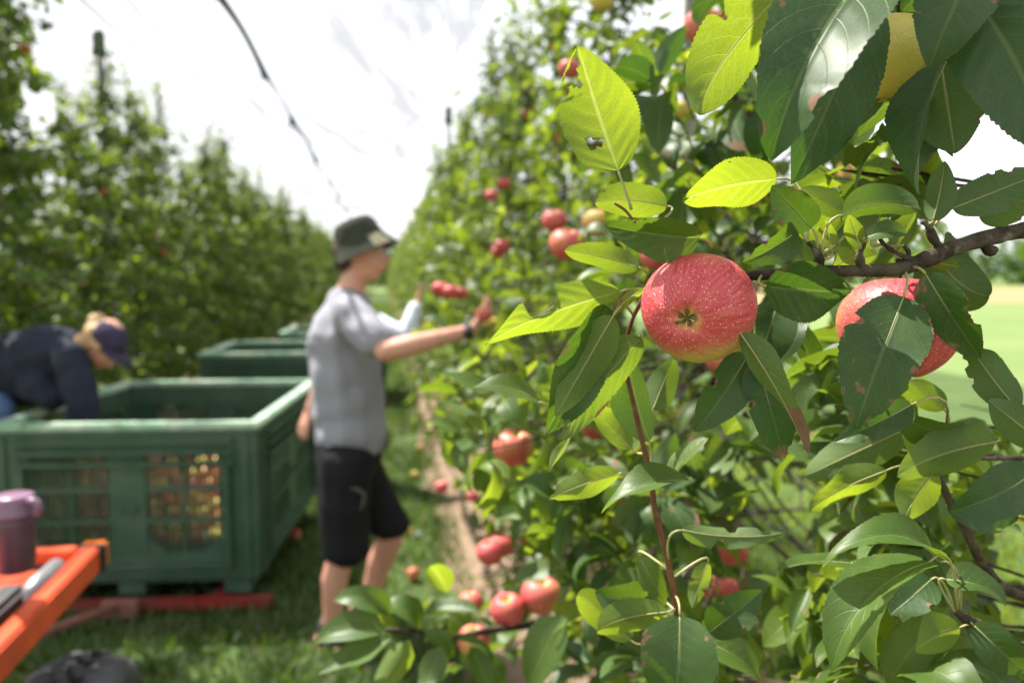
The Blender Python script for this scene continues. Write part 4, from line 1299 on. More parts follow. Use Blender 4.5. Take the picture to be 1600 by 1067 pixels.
skin += foot(P(-80, 860, 4.08)) + foot(P(-66, 860, 4.3))
skin += hand_strokes(P(150, 735, 3.9), (.25, .1, -.95), (.5, -.85, .1), .175, .5)
skin += hand_strokes(P(120, 735, 4.26), (.25, -.1, -.95), (.5, .85, .1), .175, .5, thumb=-1)
worn_by(root, 'body', blob('body', skin, .0075, M['skin'], 4))
sw = [S((P(-40, 612, 4.14), .150), (P(20, 572, 4.12), .178), (P(70, 556, 4.08), .168), (P(112, 552, 4.05), .125), s=(1, 1.15, 1)), S((P(40, 590, 4.12), .15), s=(1.1, 1.1, 1)),
      S((P(108, 556, 3.88), .085), (P(124, 610, 3.84), .082), (P(134, 652, 3.84), .070), (P(141, 688, 3.86), .056)),
      S((P(104, 556, 4.24), .085), (P(114, 640, 4.3), .066), (P(118, 700, 4.28), .05)),
      S((P(60, 600, 3.98), .10), (P(85, 620, 3.95), .07))]
worn_by(root, 'sweater', blob('sweater', sw, .011, M['navy'], 4, .010))
jn = [S((hipB, .148), (hipB + EX * .10 - EZ * .05, .13), s=(1, 1.2, 1)), S((hipB - EY * .1, .125), (P(-75, 740, 4.05), .09), (P(-80, 858, 4.08), .075)), S((hipB + EY * .1, .125), (P(-60, 740, 4.28), .09), (P(-66, 858, 4.3), .075)),
      S((P(-10, 640, 3.98), .105), (P(-60, 700, 4.0), .11))]
worn_by(root, 'jeans', blob('jeans', jn, .012, M['denim'], 3, .005))
hr = [S((hB(-.035, 0, .01), .092), s=(.95, .9, 1), R=RHl), S((hB(-.10, 0, .055), .045)), S((hB(-.06, -.03, -.055), .055)), S((hB(.005, -.074, -.005), .032), s=(1.2, .5, 1), R=RHl)]
worn_by(root, 'hair', blob('hair', hr, .008, M['blond'], 2, .006))
mb = MB(); CM_ = T(hB(0.0, 0, .028)) @ RH.to_4x4()
mb.lathe([(0.001, .092), (.04, .087), (.075, .066), (.098, .03), (.105, .0), (.103, -.012), (.098, -.006)], 30, CM_ @ Matrix.Scale(.86, 4, Vector((0, 1, 0))))
cp = obj('cap', mb.mesh('cap', [M['cap']], True), None, root)
mb = MB(); vs = []
for k in range(13):
    a = -1.15 + k * 2.3 / 12
    x, y = .104 * math.cos(a), .88 * .104 * math.sin(a)
    L = .085 * max(0.02, math.cos(a * 1.3))
    for f, dz in ((0, 0), (.5, -.006), (1, -.022)):
        vs.append(CM_ @ Vector((x + L * f, y * (1 + .05 * f), -.004 + dz - .05 * y * y * 10 * f)))
    for f, dz in ((1, -.026), (.5, -.011), (0, -.005)):
        vs.append(CM_ @ Vector((x + L * f, y * (1 + .05 * f), -.004 + dz - .05 * y * y * 10 * f)))
fs = [(6*k+j, 6*k+(j+1) % 6, 6*k+6+(j+1) % 6, 6*k+6+j) for k in range(12) for j in range(6)]
mb.add(vs, fs); obj('brim', mb.mesh('brim', [M['cap']], True), None, cp)
for an in (P(-80, 860, 4.08), P(-66, 860, 4.3)):
    st = foot(an)
    worn_by(root, 'shoe', blob('shoe', [S(((an.x, an.y, .05), .06), ((an.x, an.y, .11), .05)), S(*[(p_, r_ + .012) for p_, r_ in st[1]['p']])], .01, M['shoe'], 3))

# the third picker: only a raised pale blue sleeve shows past the one in grey
Y3 = 5.9
cx = P(566, 560, Y3)
root = thing('person', 'person in pale blue sleeve reaching up behind the picker in grey', 'person', (cx.x, Y3, 0))
el, wr_ = P(634, 528, Y3 - .1), P(651, 474, Y3)
s0 = P(592, 508, Y3 - .05); b0 = P(560, 600, Y3); hd3 = P(556, 470, Y3)
skin = [S((hd3, .095), s=(1, .8, 1.15)), S((hd3 - EZ * .1 + EX * .05, .035)), S((hd3 + EX * .095 - EZ * .02, .014)), S((P(556, 505, Y3), .055), (hd3 - EZ * .05, .05)),
        S((P(556, 530, Y3), .12), (b0, .12), (P(560, 640, Y3), .12), s=(1, 1.3, 1)), S((s0, .05), (el, .04), (wr_, .026)),
        S((P(545, 510, Y3 + .2), .05), (P(548, 580, Y3 + .25), .04), (P(560, 630, Y3 + .2), .03)),
        S((P(555, 650, Y3 - .1), .09), (P(556, 700, Y3 - .1), .06), (P(553, 752, Y3 - .1), .04)), S((P(562, 650, Y3 + .1), .09), (P(562, 700, Y3 + .1), .06), (P(560, 752, Y3 + .1), .04))]
skin += foot(P(553, 752, Y3 - .1)) + foot(P(560, 752, Y3 + .1)) + hand_strokes(wr_ + (wr_ - el).normalized() * .01, (.35, .1, .9), (.8, -.3, -.4), .18, .5)
skin += hand_strokes(P(560, 630, Y3 + .2), (.3, 0, -.9), (-.8, .5, .1), .18, .5)
worn_by(root, 'body', blob('body', skin, .010, M['skin'], 3))
worn_by(root, 'shirt', blob('shirt', [S((P(556, 520, Y3), .13), (b0, .14), (P(560, 640, Y3), .14), s=(1, 1.25, 1)), S((s0, .085), (el, .075), (el.lerp(wr_, .85), .055)), S((P(545, 512, Y3 + .2), .08), (P(548, 580, Y3 + .25), .06))], .012, M['pale_shirt'], 3, .008))
worn_by(root, 'trousers', blob('trousers', [S((P(560, 645, Y3), .14), s=(1, 1.3, 1)), S((P(555, 650, Y3 - .1), .11), (P(553, 748, Y3 - .1), .07)), S((P(562, 650, Y3 + .1), .11), (P(560, 748, Y3 + .1), .07))], .014, M['shorts'], 3))
worn_by(root, 'hair', blob('hair', [S((hd3 + EZ * .03 - EX * .025, .093), s=(1, .86, 1))], .012, M['hair'], 2))
# ------------------------------------------------------------------ the near trees of the right row
# places where the open field, the sky or the lawn shows between the leaves
GAPS = [(1545, 1700, 372, 500), (1500, 1700, 455, 560), (1560, 1700, 540, 640), (1500, 1565, 560, 640), (1530, 1700, 186, 262), (1490, 1560, 326, 362), (1185, 1262, 775, 880), (1590, 1700, 800, 880), (1560, 1620, 830, 900)]
APS = []
def AP(*a, **k): APS.append((a, k))
AP(1404, 512, 182, .605, 'large red apple under the dark branch, half covered by a big leaf', 1.0, (.1, .15, 1), (.75, .6), 2)
AP(1392, 92, 150, .60, 'yellow green apple tucked between dark leaves at the top', .0, (.1, -.1, 1), (.5, .5), 2, 2.0)
AP(1100, 42, 62, 1.5, 'pink red apple at the very top above the folded leaves', .8, (.1, -.2, 1))
AP(1348, 276, 82, 1.12, 'shaded dull red apple behind the spur with pale leaves', .6, (.1, -.2, 1))
AP(866, 345, 40, 2.05, 'small pink apple just above another pink apple near the bitten leaf', .9, (0, -.3, 1))
AP(886, 382, 56, 1.75, 'pink red apple below the small pink one, left of the big apple', .85, (.1, -.3, 1))
AP(1024, 402, 46, 1.6, 'pink apple peeping out above left of the big apple', .85)
AP(935, 348, 50, 1.9, 'dull orange apple behind the folded green leaf', .55)
AP(1130, 562, 54, 1.25, 'red apple peeping from below the big apple', .8)
AP(803, 700, 66, 1.45, 'blurred red apple hanging alone beside a long drooping leaf', .85, (.15, -.25, 1), (.8, .4))
AP(766, 862, 46, 1.62, 'red apple with sunlit top in the pair above the low cluster', 1.0, (-.2, -.2, 1))
AP(783, 852, 42, 1.70, 'dark red apple half hidden behind the pair above the low cluster', .95)
AP(846, 930, 66, 1.42, 'largest red apple at the right of the low cluster', .85, (.1, -.2, 1), (.6, .3))
AP(793, 952, 58, 1.40, 'red apple in the middle of the low cluster', .95, (-.1, -.3, 1))
AP(740, 1000, 54, 1.34, 'red apple lowest in the low cluster', .85, (0, -.2, 1), (.5, .3))
AP(736, 940, 40, 1.48, 'pink sunlit apple at the upper left of the low cluster', .9)
AP(1145, 862, 48, 1.30, 'red apple partly covered by a drooping leaf near the grass gap', .95)
AP(1108, 915, 40, 1.32, 'orange red apple behind the shoot in the lower middle', .8)
AP(1138, 918, 34, 1.40, 'deep red apple right of the orange red one in the lower middle', 1.0)
AP(1370, 978, 34, 1.5, 'small orange red apple glimpsed below the arching leaf', .8)
AP(930, 668, 44, 1.5, 'dark red apple behind the yellow leaf in the middle', .9)
AP(768, 306, 22, 4.0, 'small red apple highest on the tree behind the picker', .95)
AP(785, 384, 24, 3.7, 'upper small red apple of two right of the bucket hat', 1.0)
AP(778, 394, 22, 3.75, 'lower small red apple of two right of the bucket hat', .95)
AP(688, 452, 28, 3.5, 'left red apple of the bunch above the outstretched arm', 1.0)
AP(704, 456, 26, 3.45, 'middle red apple of the bunch above the outstretched arm', .95)
AP(720, 458, 24, 3.55, 'right red apple of the bunch above the outstretched arm', .9)
AP(757, 492, 27, 3.12, 'red apple held by the fingers of the picker in grey', .85)
AP(770, 506, 24, 3.2, 'orange yellow apple just right of the reaching hand', .35)
AP(890, 108, 34, 2.2, 'pink apple behind the notch of the bitten leaf', .9)
AP(940, 2, 36, 2.2, 'yellowish apple at the top edge above the bitten leaf', .3)
AP(1062, 172, 32, 1.6, 'yellow apple in shade right of the bitten leaf', .1)
AP(1190, 312, 46, 1.4, 'brownish red apple half hidden behind the yellow leaf', .5)
AP(742, 735, 18, 2.3, 'small pink apple low on the tree beside the soil strip', .9)
AP(738, 775, 20, 2.25, 'small red apple lower down beside the soil strip', 1.0)
AP(690, 760, 22, 2.6, 'small dark red apple at the foot of the tree by the shorts', 1.0)
def ap(px, py, wpx, Y, label, blush=.85, axis=(0, 0, 1), ys=(.5, .5), lod=1, spin=0.0):
    rad = wpx / FPX * Y / 2 / 1.01
    if px != 1404: blush = max(0, blush - .13)
    return apple(P(px, py, Y), rad, label, axis, blush, ys, lod, None, spin)

SHOWN = [(q[0][0], q[0][1], q[0][2] / 2, q[0][3]) for q in APS if not any(w in q[0][4] for w in ('dull', 'brownish', 'covered', 'glimpsed', 'behind the shoot', 'yellow leaf', 'half hidden'))]
def hides(p, X, s):
    """does this leaf stand right before an apple that the place shows?"""
    for f in (.15, .5, .85):
        x, y, z = pix(p + X * (s * f))
        for (ax_, ay_, ra, Y) in SHOWN:
            if z < Y and (x - ax_) ** 2 + (y - ay_) ** 2 < (ra * 1.05) ** 2: return True
    return False

def blocked(p, X, s, near=False):
    if hides(p, X, s): return True
    for f in (0.0, 0.5, 1.0):
        x, y, z = pix(p + X * (s * f))
        if z < 0.05: return True
        for (x0, x1, y0, y1) in GAPS:
            if x0 - 6 < x < x1 + 6 and y0 - 6 < y < y1 + 6: return True
        if z < 0.80:
            if near: return -50 < x < 1650 and -50 < y < 1110
        if z < 0.9 and -20 < x < 1620 and -20 < y < 1090 and (x < 1180): return True
        if x < 640 and y < 880 and z < 8: return True
        if x < 705 and 470 < y < 560 and z < 3.3: return True
        if x < 700 and 700 < y < 900: return True
        # the alley and the view past the picker stay free
        if x < 600 + 0.36 * max(0, y - 430) - 10 and 430 < y < 900 and z < 4: return True
        if y < 430 and x < 612 + 0.42 * (430 - y) and z < 5: return True
    return False

def place_leaves(root, fr, nmax, name='foliage'):
    """the leaves that show largest become objects, the others one mesh"""
    sc = []
    for i, (p, X, N, s, y, d) in enumerate(fr):
        x, yy, z = pix(p + X * (s * .5))
        vis = -40 < x < 1640 and -40 < yy < 1107 and z > 0.1
        sc.append((s / z if vis else 0, i))
    sc.sort(reverse=True)
    big = [i for v, i in sc[:nmax] if v > 0]
    bs = set(big)
    for j, i in enumerate(big):
        p, X, N, s, y, d = fr[i]
        X = Vector(X).normalized()
        o = obj('leaf', near_leaf_mesh((j * 5) % 14), None, root, frame(Vector(p), Vector(p) + X, Vector(N)) @ Matrix.Scale(s, 4))
        o.color = (y, d, 0, 1)
    rest = [f for i, f in enumerate(fr) if i not in bs]
    if rest:
        tag(obj(name, leaves_mesh(name, rest, NEAR_V[:5])), kind='stuff').parent = root
        o = bpy.data.objects[name] if name in bpy.data.objects else None
def world_frames(fr, Mx):
    R = Mx.to_3x3()
    return [(Mx @ f[0], R @ f[1], R @ f[2], f[3], f[4], f[5]) for f in fr]

def stuff_part(name, me, root):
    return tag(obj(name, me, None, root), kind='stuff')

def split_leaves(root, fr, nmax):
    sc = []
    for i, f in enumerate(fr):
        x, yy, z = pix(f[0] + f[1] * (f[3] * .5))
        vis = -40 < x < 1640 and -40 < yy < 1107 and z > 0.1
        sc.append((f[3] / z if vis else 0, i))
    sc.sort(reverse=True)
    big = [i for v, i in sc[:nmax] if v > 0]
    bs = set(big)
    for j, i in enumerate(big):
        p, X, N, s, y, d = fr[i]
        X = X.normalized()
        o = obj('leaf', near_leaf_mesh((j * 5) % 14), None, root, frame(p, p + X, N) @ Matrix.Scale(s, 4))
        o.color = (y, d, 0, 1)
    rest = [f for i, f in enumerate(fr) if i not in bs]
    if rest: stuff_part('crown', leaves_mesh('crown', rest, NEAR_V[:5]), root)

def clusters(r, n, box, per, size, fr, wood, toward, yel=None, near=False):
    """spurs with leaves seen inside a photo box, at depths d0..d1, each on a twig that runs back to the tree"""
    x0, x1, y0, y1, d0, d1 = box
    for k in range(n):
        for tr in range(6):
            c = P(r.uniform(x0, x1), r.uniform(y0, y1), r.uniform(d0, d1))
            ax = (Vector((r.uniform(-1, .4), r.uniform(-1, .6), r.uniform(-.3, .9)))).normalized()
            tmp = []
            rosette(c, ax, r, per, size, tmp, yel)
            ok = [f for f in tmp if not blocked(f[0], f[1].normalized(), f[3], near)]
            if len(ok) >= per * .5: break
        else: continue
        fr += ok
        tw = toward(c)
        pts = [c + (tw - c) * (q / 6) + rnd_unit(r) * (.012 if 0 < q < 6 else 0) + Vector((0, 0, -.04 * math.sin(q / 6 * math.pi))) for q in range(7)]
        if not any(blocked(p_, EZ, .001, near) for p_ in pts[:3]):
            wood.tube(pts, [.0012 + .0005 * q for q in range(7)], 5)

near_specs = [
    # t along row, lateral, label, rotation, number of separate leaves
    (2.05, .93, 'apple tree with many red apples just behind the big apple', 11, 300),
    (3.0, .90, 'apple tree whose fruit the picker in grey reaches for', 12, 300),
    (3.95, .88, 'apple tree standing behind the reached-for apples in the right row', 13, 250),
    (4.85, .86, 'first apple tree past the picker in the right row', 14, 200),
]
NEAR_ROOTS = []
for (t, a, lab, seed, nsep) in near_specs:
    r = random.Random(seed)
    base = RP(a, t)
    rt = thing('apple_tree', lab, 'tree', base)
    w, fr, fruit = grow_tree(r, 2.95, .5, .58, 34, .080, 8, 6, .32, 8)
    Mx = WL[rt.name]
    obj('trunk', w.mesh('trunk', [M['trunk']], True), None, rt, Mx)
    fr = world_frames(fr, Mx)
    fr = [f for f in fr if not blocked(f[0], f[1].normalized(), f[3])]
    extra = MB()
    def toward(c, b=base): return Vector((b.x, b.y, max(0.4, c.z + .05)))
    if seed == 11:
        clusters(r, 34, (690, 1000, 560, 1060, 1.15, 1.8), 6, .080, fr, extra, toward)
        clusters(r, 30, (940, 1330, 620, 1067, 1.0, 1.7), 6, .080, fr, extra, toward)
        clusters(r, 24, (960, 1480, 0, 420, 1.15, 1.9), 6, .080, fr, extra, toward)
        clusters(r, 22, (960, 1330, -20, 430, .95, 1.25), 6, .082, fr, extra, toward, .15)
        clusters(r, 16, (900, 1250, 640, 1067, .93, 1.2), 6, .082, fr, extra, toward, .2)
        clusters(r, 12, (720, 930, 560, 900, 1.1, 1.5), 6, .082, fr, extra, toward)
        clusters(r, 16, (1150, 1480, 330, 640, 1.1, 1.8), 6, .078, fr, extra, toward)
        clusters(r, 30, (1230, 1600, 640, 1067, 1.0, 1.5), 6, .080, fr, extra, toward)
    if seed == 12:
        clusters(r, 60, (690, 1010, 430, 1000, 1.7, 2.8), 6, .080, fr, extra, toward)
        clusters(r, 22, (850, 1250, 0, 430, 1.8, 3.0), 6, .080, fr, extra, toward)
    if seed == 13:
        clusters(r, 60, (660, 900, 330, 900, 2.8, 3.8), 6, .082, fr, extra, toward)
        clusters(r, 16, (800, 950, 150, 400, 2.9, 3.9), 6, .082, fr, extra, toward)
    if seed == 14:
        clusters(r, 70, (640, 800, 260, 760, 3.7, 4.8), 6, .082, fr, extra, toward)
    if seed == 11:
        # the low branch that leans into the alley
        low = [(612, 960, 535, 903, 48, 'U', 1.12), (604, 984, 488, 974, 40, 'U', 1.10), (622, 985, 556, 950, 44, 'L', 1.16), (655, 985, 622, 912, 46, 'U', 1.18), (662, 962, 742, 944, 36, 'U', 1.2),
               (612, 996, 505, 1058, 44, 'U', 1.08), (640, 1000, 588, 1085, 46, 'L', 1.1), (664, 985, 722, 1020, 50, 'U', 1.14), (690, 1010, 660, 1085, 50, 'U', 1.1), (712, 1000, 782, 1008, 42, 'U', 1.16), (735, 1010, 770, 1075, 44, 'U', 1.15),
               (800, 905, 872, 882, 34, 'U', 1.3), (700, 925, 672, 872, 30, 'L', 1.3), (880, 960, 815, 1075, 62, 'U', 1.1), (900, 870, 905, 935, 34, 'U', 1.25), (868, 745, 842, 830, 30, 'U', 1.2), (765, 700, 742, 790, 30, 'U', 1.25), (745, 1020, 800, 1062, 34, 'U', 1.2)]
        for (bx, by, tx, ty, wpx, fc, dd) in low:
            b_, t_ = P(bx, by, dd), P(tx, ty, dd - .03)
            X = (t_ - b_); s_ = X.length * 1.05
            n0 = (CAM - b_).normalized() * (1 if fc == 'U' else -1) + EZ * (1.7 if fc == 'U' else -.1) + rnd_unit(r) * .3
            fr.append((b_, X.normalized(), n0, s_, .30 if fc == 'U' else .75, 0.05))
        br = [P(602, 984, 1.11), P(650, 984, 1.17), P(700, 1000, 1.22), P(760, 985, 1.33), P(830, 975, 1.45), P(900, 985, 1.6), base + Vector((-.02, 0, .62))]
        extra.tube(br, [.003, .004, .005, .006, .008, .010, .012], 6)
    stuff_part('twigs', extra.mesh('twigs', [M['bark']], True), rt)
    split_leaves(rt, fr, nsep)
    NEAR_ROOTS.append((rt, fruit, fr))

# ------------------------------------------------------------------ the foremost tree: branch, shoots, sharp leaves
TR = (.93, .88)
tr = thing('apple_tree', 'foremost apple tree whose bare dark branch reaches in from the right', 'tree', (TR[0], TR[1], 0))
r = random.Random(99)
w, fr0, fruit0 = grow_tree(r, 3.2, .5, .60, 30, .080, 7, 6, .35, 7)
Mx = WL[tr.name]
obj('trunk', w.mesh('trunk', [M['trunk']], True), None, tr, Mx)
fr0 = [f for f in world_frames(fr0, Mx) if not blocked(f[0], f[1].normalized(), f[3], True)]

def px_tube(name, pts, mat, n=10, rough=0.0, sub=6, parent=None):
    """tube through photo points (x, y, depth, radius in px)"""
    C = [P(p[0], p[1], p[2]) for p in pts]; R = [p[3] * p[2] / FPX for p in pts]
    out, rs = [], []
    for i in range(len(C) - 1):
        p0 = C[max(0, i - 1)]; p1 = C[i]; p2 = C[i + 1]; p3 = C[min(len(C) - 1, i + 2)]
        for k in range(sub):
            t = k / sub
            q = 0.5 * ((2 * p1) + (p2 - p0) * t + (2 * p0 - 5 * p1 + 4 * p2 - p3) * t * t + (3 * p1 - p0 - 3 * p2 + p3) * t ** 3)
            rr = R[i] + (R[i + 1] - R[i]) * t
            out.append(q); rs.append(rr * (1 + rough * mnoise.noise(q * 160)) if rough else rr)
    out.append(C[-1]); rs.append(R[-1])
    mb = MB(); mb.tube(out, rs, n)
    return obj(name, mb.mesh(name, [mat], True), None, parent or tr), out

tz = P(1640, 350, .62)
br, pts = px_tube('branch', [(1985, 330, .80, 16), (1800, 345, .70, 15), (1640, 355, .605, 13), (1560, 368, .590, 12.5), (1495, 386, .578, 12), (1455, 402, .572, 13.5), (1405, 420, .566, 11), (1345, 423, .565, 9.5), (1265, 424, .568, 8.5), (1205, 429, .574, 8), (1160, 433, .585, 7.5), (1080, 445, .61, 6), (1005, 458, .625, 5)], M['bark'], 14, .14, 10)
SKEL += pts[40:]
for nm, pp in (('spur', [(1472, 392, .575, 9), (1458, 372, .572, 8), (1450, 352, .570, 6), (1440, 346, .570, 4)]),
               ('spur', [(1350, 424, .566, 6), (1343, 405, .563, 6), (1345, 390, .562, 5), (1352, 378, .561, 2.5)]),
               ('spur', [(1282, 424, .568, 8), (1280, 404, .566, 7), (1276, 394, .565, 5), (1262, 378, .562, 3)]),
               ('spur', [(1428, 408, .566, 5), (1395, 392, .562, 4), (1378, 378, .560, 3.2), (1372, 368, .56, 2.5)]),
               ('spur', [(1546, 372, .588, 9), (1541, 384, .586, 10), (1548, 394, .586, 7), (1556, 386, .586, 4)]),
               ('spur', [(1410, 412, .568, 5), (1420, 396, .565, 4), (1412, 384, .563, 3)])):
    o, p_ = px_tube(nm, pp, M['bark'], 9, .5, 5, br); SKEL += p_[2:]
sh1, p_ = px_tube('shoot', [(1010, 457, .625, 4), (988, 500, .625, 3.2), (976, 560, .628, 3.2), (992, 640, .632, 3.8), (1016, 745, .638, 4.6), (1024, 800, .645, 5), (1040, 860, .655, 5.2), (1058, 950, .67, 5.6), (1066, 1020, .69, 6), (1090, 1120, .73, 6.5), (1300, 1300, .85, 8), (1600, 1330, .95, 10)], M['shoot'], 10, .12, 8)
SKEL += p_[6:60]
sh2, p_ = px_tube('shoot', [(1082, 443, .61, 4), (1040, 400, .605, 2.8), (1000, 358, .60, 2.4), (978, 330, .598, 2.2), (960, 318, .596, 1.8)], M['shoot'], 8, .12, 6); SKEL += p_[6:]
sh3, p_ = px_tube('shoot', [(1720, 960, .78, 9), (1600, 932, .68, 8), (1545, 895, .66, 8.5), (1510, 830, .645, 7), (1478, 770, .635, 6), (1466, 735, .63, 4.5), (1470, 690, .625, 3)], M['bark'], 10, .3, 7); SKEL += p_[8:]
sh4, p_ = px_tube('shoot', [(1720, 1050, .76, 8), (1600, 1016, .64, 7), (1548, 985, .615, 7), (1510, 966, .605, 8.5), (1492, 955, .603, 4)], M['bark'], 10, .4, 7); SKEL += p_[10:]
sh5, p_ = px_tube('shoot', [(1860, -60, .75, 8), (1700, -40, .62, 6), (1600, -25, .57, 5), (1530, -2, .545, 4), (1440, -60, .53, 4), (1330, -75, .52, 3.4), (1250, -65, .515, 2.6)], M['bark'], 10, .3, 7); SKEL += p_[8:]

